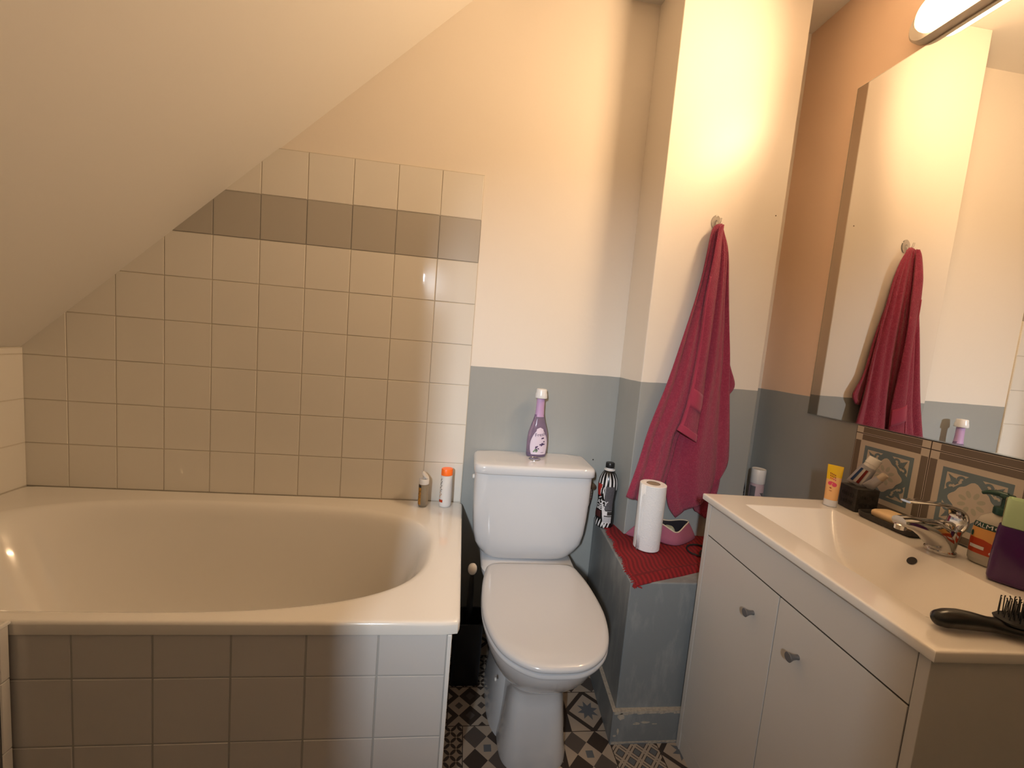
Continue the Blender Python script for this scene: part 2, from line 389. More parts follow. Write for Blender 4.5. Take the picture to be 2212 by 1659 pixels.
# --- backsplash: two rows of patterned tiles behind the basin (pattern laid as thin inlays in one mesh)
def inlay(bm, place, pts, d, mi):
    f = bm.faces.new([bm.verts.new(place(u, w, d)) for u, w in pts]); f.material_index = mi
def ell(cx, cy, a, b, ang=0., n=14, power=1.):
    out = []
    for k in range(n):
        t = 2 * PI * k / n; x, y = a * math.cos(t), b * math.sin(t); ca, sa = math.cos(ang), math.sin(ang)
        out.append((cx + x * ca - y * sa, cy + x * sa + y * ca))
    return out
def spiral(cx, cy, r0, r1, a0, a1, w0, w1, n=14):
    o, i = [], []
    for k in range(n + 1):
        t = k / n; a = a0 + (a1 - a0) * t; r = r0 + (r1 - r0) * t; w = w0 + (w1 - w0) * t
        o.append((cx + (r + w) * math.cos(a), cy + (r + w) * math.sin(a))); i.append((cx + (r - w) * math.cos(a), cy + (r - w) * math.sin(a)))
    return [(o[k], o[k + 1], i[k + 1], i[k]) for k in range(n)]
def cement_tile(bm, place, u0, w0, T=.2055, w_hi=None):
    P = lambda x, y: (u0 + x * T, w0 + y * T)               # x,y in 0..1
    def add(pts, lev, mi):
        q = [P(*p) for p in pts]
        if w_hi is not None:
            q = clip(q, -99, 99, -99, w_hi)
            if not q: return
        inlay(bm, place, q, .0060 + .00016 * lev, mi)
    R = lambda a, b, c, d: [(a, b), (c, b), (c, d), (a, d)]
    add(R(.006, .006, .994, .994), 0, 0)
    g = .012; k = .105
    for r in (R(k, g, 1 - k, k - .012), R(k, 1 - k + .012, 1 - k, 1 - g), R(g, k, k - .012, 1 - k), R(1 - k + .012, k, 1 - g, 1 - k)): add(r, 1, 1)
    s, t = .165, .215                                         # blue-grey frame line
    for r in (R(s, s, 1 - s, t), R(s, 1 - t, 1 - s, 1 - s), R(s, t, t, 1 - t), R(1 - t, t, 1 - s, 1 - t)): add(r, 1, 2)
    c0 = .5
    for q in range(4):                                        # spades at the mid edges
        ca, sa = math.cos(q * PI / 2), math.sin(q * PI / 2)
        T2 = lambda pts: [(c0 + x * ca - y * sa, c0 + x * sa + y * ca) for x, y in pts]
        add(T2([(-.05, -.30), (.05, -.30), (.115, -.235), (.105, -.19), (.07, -.15), (0, -.11), (-.07, -.15), (-.105, -.19), (-.115, -.235)]), 2.0, 2)
        band = T2([(.07, -.245), (.245, -.07), (.215, -.04), (.04, -.215)]); add(band, 2.5, 2)
        # curls in each corner
        cc, cs = math.cos(q * PI / 2), math.sin(q * PI / 2)
        T3 = lambda pts: [(c0 + x * cc - y * cs, c0 + x * cs + y * cc) for x, y in pts]
        for sg in (1, -1):
            F = (lambda x, y: (x, y)) if sg == 1 else (lambda x, y: (y, x))
            for quad in spiral(.122, .226, .046, .012, -.55, PI * 1.55, .016, .013):
                pts = [F(*p) for p in quad]; add(T3(pts if sg == 1 else pts[::-1]), 3 if sg == 1 else 3.4, 2)
            st = [F(.150, .180), F(.185, .165), F(.215, .195), F(.170, .215)]; add(T3(st if sg == 1 else st[::-1]), 3.8 if sg == 1 else 4.2, 2)
        add(T3([(.165, .165), (.225, .185), (.268, .268), (.185, .225)]), 4.6, 2)
        add(T3([(.195, .175), (.238, .188), (.222, .222), (.188, .238), (.175, .195)]), 5.0, 2)
    fl = []
    for k2 in range(48):                                      # eight-lobed rosette
        a = 2 * PI * k2 / 48; r = .205 + .020 * math.cos(4 * a) + .012 * math.cos(8 * a); fl.append((c0 + r * math.cos(a), c0 + r * math.sin(a)))
    add(fl, 5.6, 0)
    for k2 in range(8):
        a = 2 * PI * k2 / 8 + PI / 8
        add(ell(c0 + .098 * math.cos(a), c0 + .098 * math.sin(a), .042, .024, a), 6.4, 3)
bm = bmesh.new()
pl = lambda u, w, d: (XR - d, u, w)
for r0, hi in ((.7870, None), (.9925, 1.0128)):
    for k in range(4): cement_tile(bm, lambda u, w, d: (XR - d, -u, w), .441 + .2055 * k, r0, w_hi=hi)
grout(bm, -1.263, -.4405, .7885, 1.0132, pl, .0056, 4)
bmesh.ops.recalc_face_normals(bm, faces=[f for f in bm.faces if f.material_index == 4])
for f in bm.faces:
    if f.normal.x > 0 and f.material_index != 4: f.normal_flip()
structure(finish('wall_right_tiles', bm, [M['bs_beige'], M['bs_brown'], M['bs_teal'], M['bs_green'], M['brown']], smooth=False), 'patterned beige, brown and blue-grey cement tiles behind the basin')

# --- floor: patchwork of patterned tiles
bm = bmesh.new(); box(bm, XL, XR, YR - 1.2, 0, -.05, 0, 4)
T = .144
def flr(pts, x0, y0, lev, mi, g=.0012):
    q = clip(pts, x0 + g, x0 + T - g, y0 + g, y0 + T - g)
    if len(q) >= 3:
        f = bm.faces.new([bm.verts.new((x, y, .0002 + .00012 * lev)) for x, y in q]); f.material_index = mi
def dia(cx, cy, h): return [(cx - h, cy), (cx, cy - h), (cx + h, cy), (cx, cy + h)]
def sq(cx, cy, h): return [(cx - h, cy - h), (cx + h, cy - h), (cx + h, cy + h), (cx - h, cy + h)]
# 0 beige 1 brown 2 taupe 3 blue-grey 4 joint
def tileA(x0, y0):
    h = T / 4; cx, cy = x0 + T / 2, y0 + T / 2
    flr(sq(cx, cy, T), x0, y0, 0, 0)
    for i in range(-2, 3):
        for j in range(-2, 3):
            if (i + j) % 2:
                x, y = cx + i * h, cy + j * h
                if i % 2 == 0: flr(dia(x, y, h), x0, y0, 1, 1); flr(dia(x, y, h * .42), x0, y0, 2, 2 if i == 0 else 0)
                else: flr(dia(x, y, h * .36), x0, y0, 2, 2 if abs(j) < 2 else 1)
def tileB(x0, y0):
    h = T / 4; cx, cy = x0 + T / 2, y0 + T / 2
    flr(sq(cx, cy, T), x0, y0, 0, 0)
    for i in (-1, 1):
        for j in (-1, 1): flr(dia(cx + i * h, cy + j * h, h * .99), x0, y0, 1, 1 if (i + j) else 2)
    flr(sq(cx, cy, h * .30), x0, y0, 2, 3)
def tileC(x0, y0):
    s = T / 8; flr(sq(x0 + T / 2, y0 + T / 2, T), x0, y0, 0, 0)
    for i in range(-1, 9):
        for j in range(-1, 9):
            x, y = x0 + (i + .5) * s, y0 + (j + .5) * s
            flr(ell(x, y, s * .62, s * .27, PI / 4 if (i + j) % 2 else -PI / 4, 10), x0, y0, 1 + (i + j) % 2, 1)
def tileE(x0, y0):
    cx, cy = x0 + T / 2, y0 + T / 2; flr(sq(cx, cy, T), x0, y0, 0, 0)
    flr(dia(cx, cy, T * .56), x0, y0, 1, 1); flr(dia(cx, cy, T * .43), x0, y0, 2, 0)
    flr(ell(cx, cy, T * .30, T * .30, PI / 8, 8), x0, y0, 3, 0)
    st = []
    for k in range(16):
        a = 2 * PI * k / 16 + .2; r = T * (.25 if k % 2 == 0 else .125); st.append((cx + r * math.cos(a), cy + r * math.sin(a)))
    flr(st, x0, y0, 4, 3)
def tileF(x0, y0):
    cx, cy = x0 + T / 2, y0 + T / 2; flr(sq(cx, cy, T), x0, y0, 0, 1)
    for sg in (1, -1):
        for k in range(-3, 4):
            o = k * T * .25
            for d in (-.03, .03):
                w = .022 * T; L = T; dx, dy = math.cos(PI / 4 * sg), math.sin(PI / 4 * sg); nx, ny = -dy, dx
                q = o + d * T + (T * .125)
                flr([(cx + dx * L + nx * (q - w), cy + dy * L + ny * (q - w)), (cx + dx * L + nx * (q + w), cy + dy * L + ny * (q + w)),
                     (cx - dx * L + nx * (q + w), cy - dy * L + ny * (q + w)), (cx - dx * L + nx * (q - w), cy - dy * L + ny * (q - w))], x0, y0, 1 if sg == 1 else 2, 0)
    for i in range(-2, 3):
        for j in range(-2, 3):
            if (i + j) % 2 == 0: flr(dia(cx + i * T * .177 , cy + j * T * .177, T * .085), x0, y0, 3, 3)
TF = dict(A=tileA, B=tileB, C=tileC, E=tileE, F=tileF)
for r in range(12):                                           # left field
    row = {2: 'CAB', 3: 'CBA'}.get(r, 'BEA' if r % 3 == 0 else 'FCB' if r % 3 == 1 else 'ABE')
    for k in range(-1 if r < 5 else -10, 1 if r < 3 else 2):
        TF[row[(k + 1) % 3]]((-.001 if r < 3 else .047) + T * k, -.114 - T * r)
for r in range(1, 12):                                        # right field
    row = {3: 'BEABF', 4: 'ABFEB'}.get(r, ['BFEBA', 'EABCF', 'CBFAE'][r % 3])
    for k in range(1 if r in (3,) or r > 3 else 0, 7):
        TF[row[k % 5]]((.238 + T * k) if r < 4 else (.346 + T * (k - 1)), .002 - T * r)
for f in bm.faces:
    if f.normal.z < 0 and abs(f.calc_center_median().z) < .002: f.normal_flip()
structure(finish('floor', bm, [M['beige'], M['brown'], M['brown2'], M['bluegrey'], M['fgrout']], smooth=False), 'patchwork floor of small beige, brown and blue-grey patterned tiles')
# ------------------------------------------------------------------ bathtub
bath = thing('bathtub', 'white built-in bathtub with tiled front panel under the sloping ceiling', 'bathtub', (-.74, -.35, 0))
def L0(o, x, y, z=0.):
    """shift a mesh modelled in room coordinates into its parent's frame"""
    o.data.transform(Matrix.Translation((-x, -y, -z))); return o
NB = 144
def tub_ring(xa, xb, ya, yb, p, z, n=NB):
    cx, cy, a, b = (xa + xb) / 2, (ya + yb) / 2, (xb - xa) / 2, (yb - ya) / 2; out = []
    for i in range(n):
        t = 2 * PI * i / n; ca, sa = math.cos(t), math.sin(t)
        out.append((cx + a * math.copysign(abs(ca) ** (2 / p), ca), cy + b * math.copysign(abs(sa) ** (2 / p), sa), z))
    return out
def rect_ring(ring, x0, x1, y0, y1, z, r=.012):
    """outer rim ring matched to an inner ring by direction from the middle, corners kept"""
    n = len(ring); per = []
    W, H = x1 - x0, y1 - y0
    out = []
    cs = []
    for i in range(n):
        t = 2 * PI * i / n
        # walk the rectangle so that the corner points fall on the diagonal parameter
        k = (t / (PI / 2)) % 4
        q = (t + PI / 4) / (PI / 2) % 4; sd = int(q); f = q - sd
        if sd == 0: p = (x1, y0 + H * f)
        elif sd == 1: p = (x1 - W * f, y1)
        elif sd == 2: p = (x0, y1 - H * f)
        else: p = (x0 + W * f, y0)
        # round the corners a little
        dx0, dx1, dy0, dy1 = p[0] - x0, x1 - p[0], p[1] - y0, y1 - p[1]
        sx = -1 if dx0 < dx1 else 1; sy = -1 if dy0 < dy1 else 1
        ex, ey = min(dx0, dx1), min(dy0, dy1)
        if ex < r and ey < r:
            c = Vector((x0 + r if sx < 0 else x1 - r, y0 + r if sy < 0 else y1 - r)); d = Vector(p) - c; d.normalize(); p = tuple(c + d * r)
        out.append((p[0], p[1], z))
    return out
bm = bmesh.new()
ins = []
for g, z, p in ((-.012, .5502, 2.9), (-.004, .5494, 2.9), (.003, .5465, 2.9), (.010, .540, 2.9), (.017, .527, 2.9), (.024, .505, 2.9), (.040, .44, 2.8), (.058, .35, 2.7), (.078, .26, 2.6), (.102, .19, 2.6), (.135, .155, 2.6), (.19, .142, 2.6), (.29, .138, 2.6)):
    ex = max(0, g - .01)
    ins.append(tub_ring(-1.385 + g + ex * 1.5, -.086 - g - ex * .9, -.668 + g, -.088 - g, p, z))
X0, X1, Y0, Y1 = XL + .0065, .004, -.7005, -.0065
outr = [rect_ring(ins[0], X0 + d, X1 - d, Y0 + d, Y1 - d, z, .016) for d, z in ((.010, .5195), (.002, .520), (.0, .5218), (.0, .5225), (.0, .5425), (.0004, .5440), (.0020, .5480), (.0050, .5497), (.0085, .5502), (.014, .5502))]
mid = [tuple(Vector(a) * .5 + Vector(b) * .5) for a, b in zip(outr[-1], ins[0])]
rings(bm, outr + [mid] + ins, 0, False, True)
bmesh.ops.recalc_face_normals(bm, faces=bm.faces)
L0(finish('tub', bm, M['acrylic'], bath, ang=60), -.74, -.35)
bm = bmesh.new(); pl = lambda u, w, d: (u, -.691 - d, w)
tile_wall(bm, ([-.0215] + [-.0199 - .15 * i for i in range(1, 7)])[::-1], [0, .123, .273, .423, .521], pl, gap=.0014)
grout(bm, -.9199, -.0215, 0, .521, pl, .0046, 1)
bmesh.ops.recalc_face_normals(bm, faces=bm.faces)
L0(finish('tiled_front_panel', bm, [M['panel_tile'], M['panel_grout']], bath, smooth=False), -.74, -.35)
bm = bmesh.new(); box(bm, -.0212, -.0120, -.6982, -.684, 0, .5190)
L0(finish('edge_trim', bm, M['plastic_w'], bath, bevel=.0015), -.74, -.35)
bm = bmesh.new(); box(bm, -.028, -.0125, -.6835, -.008, 0, .5190)
L0(finish('end_panel', bm, M['panel_tile'], bath, smooth=False), -.74, -.35)

# ------------------------------------------------------------------ toilet
TX = .2465
wc = thing('toilet', 'white close-coupled toilet with its lid down between bath and grey ledge', 'toilet', (TX, -.35, 0))
def loc(o): return L0(o, TX, -.35)
def egg(w, yf, yb, ym, n, z, N=64):
    out = []
    for i in range(N):
        t = 2 * PI * i / N; ca, sa = math.cos(t), math.sin(t)
        l = (yb - ym) if sa > 0 else (ym - yf); nn = n if sa < 0 else max(n, 3.2)
        out.append((TX + w * math.copysign(abs(ca) ** (2 / nn), ca), ym + l * math.copysign(abs(sa) ** (2 / nn), sa), z))
    return out
bm = bmesh.new()
sec = [(.100, -.545, -.13, -.40, 4.2, 0), (.1005, -.546, -.13, -.40, 4.2, .012), (.094, -.541, -.14, -.40, 4.2, .05), (.087, -.532, -.15, -.40, 4.4, .11), (.081, -.522, -.16, -.40, 4.6, .17),
       (.079, -.518, -.17, -.40, 4.2, .205), (.086, -.530, -.17, -.41, 3.4, .225), (.108, -.562, -.17, -.42, 2.7, .250), (.130, -.600, -.17, -.43, 2.4, .283), (.148, -.634, -.17, -.44, 2.25, .318), (.161, -.658, -.17, -.445, 2.15, .352), (.167, -.670, -.17, -.448, 2.12, .380), (.168, -.673, -.17, -.45, 2.12, .3955), (.160, -.665, -.175, -.45, 2.12, .399)]
rings(bm, [egg(*s) for s in sec])
def rrect(hw, y0, y1, z, p=5., N=48, cx=TX):
    cy, b = (y0 + y1) / 2, (y1 - y0) / 2; out = []
    for i in range(N):
        t = 2 * PI * i / N; ca, sa = math.cos(t), math.sin(t)
        out.append((cx + hw * math.copysign(abs(ca) ** (2 / p), ca), cy + b * math.copysign(abs(sa) ** (2 / p), sa), z))
    return out
# side skirt with the trap behind the front plinth, and the platform that carries the cistern
rings(bm, [rrect(w, yf, -.10, z, 3.2) for w, yf, z in ((.128, -.470, 0), (.126, -.468, .02), (.116, -.455, .10), (.106, -.43, .18), (.100, -.42, .26), (.11, -.40, .33))])
rings(bm, [rrect(w, yf, -.015, z, 6) for w, yf, z in ((.11, -.20, .30), (.150, -.235, .345), (.165, -.245, .385), (.166, -.246, .398), (.160, -.24, .404))])
loc(finish('bowl', bm, M['ceramic'], wc, ang=50))
half = catmull([(0, -.692), (.05, -.688), (.092, -.668), (.130, -.631), (.155, -.580), (.171, -.512), (.1755, -.445), (.1705, -.350), (.158, -.275), (.146, -.240), (.122, -.227), (.06, -.2255), (0, -.225)], 5)
outl = [(p[0], p[1]) for p in half] + [(-p[0], p[1]) for p in half[-2:0:-1]]
def seat_rings(defs):
    cy = -.45; return [[(TX + x * s, cy + (y - cy) * s + dy, z) for x, y in outl] for s, z, dy in defs]
bm = bmesh.new(); rings(bm, seat_rings([(.955, .3985, 0), (.985, .3990, 0), (.998, .402, 0), (1.0, .4065, 0), (.995, .4110, 0), (.975, .4132, 0), (.95, .4136, 0)]))
loc(finish('seat', bm, M['seat'], wc, ang=50))
bm = bmesh.new(); rings(bm, seat_rings([(.95, .4140, 0), (.985, .4148, 0), (.998, .4175, 0), (1.0, .422, 0), (.995, .4265, 0), (.975, .4305, 0), (.93, .4328, 0), (.80, .4350, 0), (.45, .4365, 0), (.1, .4368, 0)]))
loc(finish('seat_lid', bm, M['seat'], wc, ang=50))
for s in (-1, 1):
    bm = bmesh.new(); lathe(bm, [(.013, .404), (.013, .412), (.011, .4138)], 20, (TX + s * .075, -.214)); loc(finish('hinge', bm, M['seat'], wc))
bm = bmesh.new()
tk = [(.128, -.150, .4045), (.139, -.160, .408), (.150, -.167, .415), (.166, -.173, .428), (.180, -.178, .445), (.192, -.181, .470), (.2005, -.184, .51), (.205, -.186, .56), (.2085, -.188, .64), (.2095, -.189, .700), (.2095, -.189, .7235)]
rings(bm, [rrect(w, yf, -.008, z, 7.5 if z > .45 else 5.5, cx=TX - .0005) for w, yf, z in tk])
loc(finish('cistern', bm, M['ceramic'], wc, ang=50))
bm = bmesh.new()
rings(bm, [rrect(w, yf, -.004, z, 9, 64, cx=TX - .0005) for w, yf, z in ((.206, -.189, .7242), (.2125, -.1955, .7250), (.2145, -.1975, .7275), (.2145, -.1975, .745), (.2130, -.196, .7515), (.209, -.192, .7555), (.203, -.187, .7572), (.15, -.14, .7580))])
loc(finish('cistern_lid', bm, M['ceramic'], wc, ang=60))
bm = bmesh.new(); lathe(bm, [(.0215, .7575), (.0215, .7600), (.019, .7612), (.0185, .7606), (.006, .7606), (.002, .7606)], 32, (TX + .006, -.098))
loc(finish('flush_button', bm, M['steel'], wc))
bm = bmesh.new(); lathe(bm, [(.0055, 0), (.0055, .004), (.003, .0055)], 20)
o = finish('bolt_cap', bm, M['plastic_w'], wc); o.data.transform(Matrix.Translation((-.1115, -.07, .17)) @ Matrix.Rotation(-PI / 2, 4, 'Y'))
bm = bmesh.new(); lathe(bm, [(.008, 0), (.008, .005), (.005, .007)], 20)
o = finish('side_cap', bm, M['plastic_w'], wc); o.data.transform(Matrix.Translation((-.2085, .235, .690)) @ Matrix.Rotation(-PI / 2, 4, 'Y'))
# water stop valve hidden half behind the cistern
vl = thing('stop_valve', 'small aged brass water valve on the grey wall beside the cistern', 'valve', (.493, -.0005, .655))
bm = bmesh.new(); lathe(bm, [(.016, 0), (.016, .004), (.009, .006), (.009, .05), (.012, .052), (.012, .07), (.002, .072)], 20)
o = finish('valve_body', bm, M['brass'], vl); o.data.transform(Matrix.Rotation(PI / 2, 4, 'X'))
bm = bmesh.new(); tube(bm, catmull([(0, -.055, -.005), (-.002, -.057, -.05), (-.012, -.05, -.12), (-.015, -.05, -.2)], 6), .006)
finish('hose', bm, M['steel'], vl)

# toilet brush and its black holder in the gap
h = thing('toilet_brush_holder', 'square black toilet brush holder on the floor beside the bath', 'brush holder', (.0515, -.205, 0))
bm = bmesh.new()
rings(bm, [rrect(w, -w * 1.05, w * 1.05, z, 8, 40, 0) for w, z in ((.046, .0006), (.048, .004), (.049, .21), (.0485, .221), (.043, .2215), (.042, .215), (.042, .02))])
finish('container', bm, M['black'], h)
t = thing('toilet_brush', 'toilet brush with white knob on a black stick in the gap beside the bath', 'toilet brush', (.0515, -.205, .022))
bm = bmesh.new(); rings(bm, [circ(r, z, 20, (k * z, 0)) for r, z, k in ((.006, .10, 0), (.007, .18, 0), (.011, .22, 0), (.010, .30, 0), (.0075, .355, 0))])
finish('stick', bm, M['black'], t)
bm = bmesh.new(); lathe(bm, [(.003, .354), (.010, .355), (.0145, .362), (.0158, .371), (.0145, .380), (.010, .387), (.003, .390)], 24); finish('knob', bm, M['white'], t)
bm = bmesh.new(); lathe(bm, [(.01, .001), (.028, .008), (.032, .05), (.028, .09), (.008, .105)], 24); finish('brush_head', bm, M['black'], t)

# ------------------------------------------------------------------ vanity, basin, tap
VO = (.6838, -.4679, 0); VR = math.atan2(-.9994, -.0345)      # local x runs along the front towards the camera side, y into the wall
van = thing('vanity_cabinet', 'white two-door vanity cabinet under the washbasin', 'cabinet', VO, VR)
WB, DB, ZT = .622, .4855, .7885
bm = bmesh.new()
for x0, x1 in ((.012, .029), (.593, .610)): box(bm, x0, x1, .012, .44, 0, .767)                # side panels
box(bm, .029, .593, .030, .44, .0, .06); box(bm, .029, .593, .42, .44, .06, .767); box(bm, .029, .593, .014, .031, .0, .058)
finish('carcass', bm, M['lam'], van, smooth=False, bevel=.0008)
bm = bmesh.new(); box(bm, .0292, .5928, .0150, .05, .0585, .7665); finish('gap_shadow_plate', bm, M['lamgap'], van, smooth=False)  # dark plate filling the gaps round doors and fascia, paints their shadow lines
bm = bmesh.new(); box(bm, .0305, .5915, .0125, .030, .6785, .7665); finish('fascia', bm, M['lam'], van, smooth=False, bevel=.0008)
for k, (x0, x1) in enumerate(((.0310, .3165), (.3190, .5905))):
    bm = bmesh.new(); box(bm, x0, x1, .0125, .030, .061, .6745); d = finish('door', bm, M['lam'], van, smooth=False, bevel=.0008)
    bm = bmesh.new(); lathe(bm, [(.0052, 0), (.0048, .006), (.0058, .012), (.0092, .020), (.0098, .0215), (.0088, .0225), (.002, .0225)], 24)
    kx = .2475 if k == 0 else .3870
    o = finish('knob', bm, M['knob'], d); o.data.transform(Matrix.Translation((kx, .0126, .590)) @ Matrix.Rotation(PI / 2, 4, 'X'))

bas = thing('washbasin', 'white ceramic washbasin top with rectangular bowl set on the vanity', 'washbasin', VO, VR)
bm = bmesh.new()
NX, NY = 120, 84
def bowl_z(x, y):
    xa, xb, ya, yb = .076, .546, .078, .336
    ya2, yb2 = ya, yb
    if x <= xa or x >= xb or y <= ya or y >= yb: return 0.
    t = min((x - xa), (xb - x)); f = lambda s: 1 - (1 - min(s, 1)) ** 1.9
    d1 = .100 * f(t / .20); d2 = (y - ya) * 2.6; d3 = (yb - y) * 1.2
    k = .002
    def smin(a, b):
        h_ = max(k - abs(a - b), 0) / k; return min(a, b) - h_ * h_ * k * .25
    d = smin(smin(d1, d3), d2)
    e = min(t, y - ya, yb - y)
    return -max(0., d) * min(1., e / .004 * .5 + .5)
def grid_lines(a, b, n, marks):
    g = sorted(set([a + (b - a) * i / n for i in range(n + 1)] + [m + s for m in marks for s in (-.0025, 0, .0025, .006)])); return [g[0]] + [q for p, q in zip(g[:-1], g[1:]) if q - p > .0009]
gx = grid_lines(.004, WB - .004, NX, (.076, .546)); gy = grid_lines(.004, DB - .002, NY, (.078, .336))
V = [[bm.verts.new((x, y, ZT + bowl_z(x, y))) for x in gx] for y in gy]
for j in range(len(gy) - 1):
    for i in range(len(gx) - 1): bm.faces.new((V[j][i], V[j][i + 1], V[j + 1][i + 1], V[j + 1][i]))
edge = [V[0][i] for i in range(len(gx))] + [V[j][-1] for j in range(1, len(gy))] + [V[-1][i] for i in range(len(gx) - 2, -1, -1)] + [V[j][0] for j in range(len(gy) - 2, 0, -1)]
prev = edge
for g, z in ((.0016, ZT - .0004), (.0030, ZT - .0016), (.0036, ZT - .0034), (.0036, ZT - .0150), (.0028, ZT - .0172), (.0, ZT - .0182)):
    ring = []
    for v in edge:
        x, y = v.co.x, v.co.y
        if x <= gx[0] + 1e-6: x -= g
        if x >= gx[-1] - 1e-6: x += g
        if y <= gy[0] + 1e-6: y -= g
        if y >= gy[-1] - 1e-6: y += g * .4
        ring.append(bm.verts.new((x, y, z)))
    for i in range(len(edge)):
        j = (i + 1) % len(edge); bm.faces.new((prev[i], ring[i], ring[j], prev[j]))
    prev = ring
bmesh.ops.recalc_face_normals(bm, faces=bm.faces)
finish('basin', bm, M['basin'], bas, ang=48)
bm = bmesh.new(); lathe(bm, [(.0095, 0), (.0095, .0004), (.001, .0004)], 24)
o = finish('overflow_hole', bm, M['ink'], bas); o['label'] = 'black overflow hole'
o.data.transform(Matrix.Translation((.311, .3165, ZT - .0220)) @ Matrix.Rotation(math.atan(1.2), 4, 'X'))
bm = bmesh.new(); lathe(bm, [(.022, 0), (.021, .003), (.012, .003), (.002, .001)], 28); o = finish('drain', bm, M['chrome'], bas); o.location = (.311, .19, ZT - .0995)

FX, FY = 1.0585, -.787
tap = thing('faucet', 'chrome single-lever mixer tap with looped handle on the basin', 'faucet', (FX, FY, ZT), math.radians(-2))
bm = bmesh.new(); lathe(bm, [(.0265, .0008), (.0272, .003), (.0268, .0065), (.0245, .0085), (.0235, .0095)], 36); finish('base_ring', bm, M['chrome'], tap)
bm = bmesh.new()                                        # body leaning over into the spout
pth = [(0, 0, .009), (-.001, 0, .020), (-.006, 0, .032), (-.020, 0, .043), (-.044, 0, .053), (-.072, 0, .061), (-.098, 0, .066), (-.112, 0, .066)]
rad = [(.0240, .0240), (.0248, .0245), (.0285, .0255), (.0310, .0255), (.0225, .0235), (.0160, .0205), (.0130, .0185), (.0112, .0165)]
rs = []
for i, p in enumerate(pth):
    a = Vector(pth[max(i - 1, 0)]); b = Vector(pth[min(i + 1, len(pth) - 1)]); d = (b - a).normalized()
    if i == 0: d = Vector((0, 0, 1))
    n = Vector((0, 1, 0)); u = d.cross(n).normalized() * -1
    rs.append([tuple(Vector(p) + n * (rad[i][1] * math.cos(q)) + u * (rad[i][0] * math.sin(q))) for q in [2 * PI * k / 28 for k in range(28)]])
rings(bm, rs); bmesh.ops.recalc_face_normals(bm, faces=bm.faces)
lathe(bm, [(.0225, .010), (.0240, .030), (.0265, .046), (.0275, .055), (.0270, .058), (.004, .061)], 32, (.004, 0))
finish('body', bm, M['chrome'], tap, ang=50)
bm = bmesh.new(); lathe(bm, [(.0105, -.006), (.0108, .004), (.008, .006)], 24); o = finish('aerator', bm, M['chrome'], tap); o.location = (-.106, 0, .054)
bm = bmesh.new()
hp = catmull([(.016, 0, .052), (.029, 0, .066), (.031, 0, .084), (.020, 0, .099), (-.004, 0, .107), (-.040, 0, .111), (-.080, 0, .1125), (-.104, 0, .112)], 6)
rs = []
for i, p in enumerate(hp):
    a, b = hp[max(i - 1, 0)], hp[min(i + 1, len(hp) - 1)]; d = (b - a).normalized(); n = Vector((0, 1, 0)); u = n.cross(d).normalized()
    f = i / (len(hp) - 1); w = .0235 * (1 - .42 * f) * (1 if f < .93 else .8); th = .0052 - .0028 * f
    rs.append([tuple(p + n * (w * math.copysign(abs(math.cos(q)) ** .6, math.cos(q))) + u * (th * math.sin(q))) for q in [2 * PI * k / 20 for k in range(20)]])
rings(bm, rs); bmesh.ops.recalc_face_normals(bm, faces=bm.faces)
lathe(bm, [(.017, .056), (.0155, .068), (.010, .072), (.002, .073)], 24, (.003, 0))
finish('lever', bm, M['chrome'], tap, ang=50)
bm = bmesh.new(); lathe(bm, [(.004, 0), (.004, .001), (.001, .001)], 16); o = finish('lever_screw', bm, M['ink'], tap); o.data.transform(Matrix.Translation((-.0285, .004, .083)) @ Matrix.Rotation(-PI / 2, 4, 'Y'))
bpy.data.objects.remove(o)

# ------------------------------------------------------------------ mirror and lamp
MX = XR - .0005
mr = thing('mirror', 'large frameless wall mirror above the washbasin', 'mirror', (MX, -.78, 1.016))
y0, y1, z0, z1 = -1.285, -.2505, 1.0140, 2.082
bm = bmesh.new(); box(bm, -.0048, 0, y0 + .78, y1 + .78, 0, z1 - z0); finish('glass_edge', bm, M['mirror_edge'], mr, smooth=False)
bm = bmesh.new()
pts = [(y0 + .003, .003), (y1 - .003, .003), (y1 - .003, z1 - z0 - .003), (y0 + .003, z1 - z0 - .003)]
bm.faces.new([bm.verts.new((-.0052, a + .78, b)) for a, b in pts][::-1]); finish('mirror_face', bm, M['mirror'], mr, smooth=False)
lp = thing('wall_lamp', 'lit oblong wall lamp above the mirror', 'lamp', (XR - .0005, -.657, 2.1380))
def pill(hl, hh, x, n=20, cy=0., p=2.):
    out = []
    for s, a0 in ((1, -PI / 2), (-1, PI / 2)):
        for k in range(n + 1):
            a = a0 + PI * k / n; ca, sa = math.cos(a), math.sin(a)
            out.append((x, cy + s * 0 + (hl - hh) * s + hh * 1.0 * math.copysign(abs(ca) ** (2 / p), ca), hh * math.copysign(abs(sa) ** (2 / p), sa)))
    return out
bm = bmesh.new(); rings(bm, [pill(l, hh, x) for l, hh, x in ((.243, .0495, 0), (.245, .0505, -.004), (.242, .049, -.024), (.236, .046, -.030), (.225, .042, -.0305))]); bmesh.ops.recalc_face_normals(bm, faces=bm.faces)
finish('lamp_base', bm, M['lampbase'], lp, ang=40)
bm = bmesh.new(); rings(bm, [pill(l, hh, x) for l, hh, x in ((.210, .0425, -.031), (.2095, .042, -.040), (.206, .040, -.050), (.198, .035, -.058), (.18, .022, -.064), (.165, .006, -.066))]); bmesh.ops.recalc_face_normals(bm, faces=bm.faces)
finish('diffuser', bm, M['diff'], lp, ang=60)

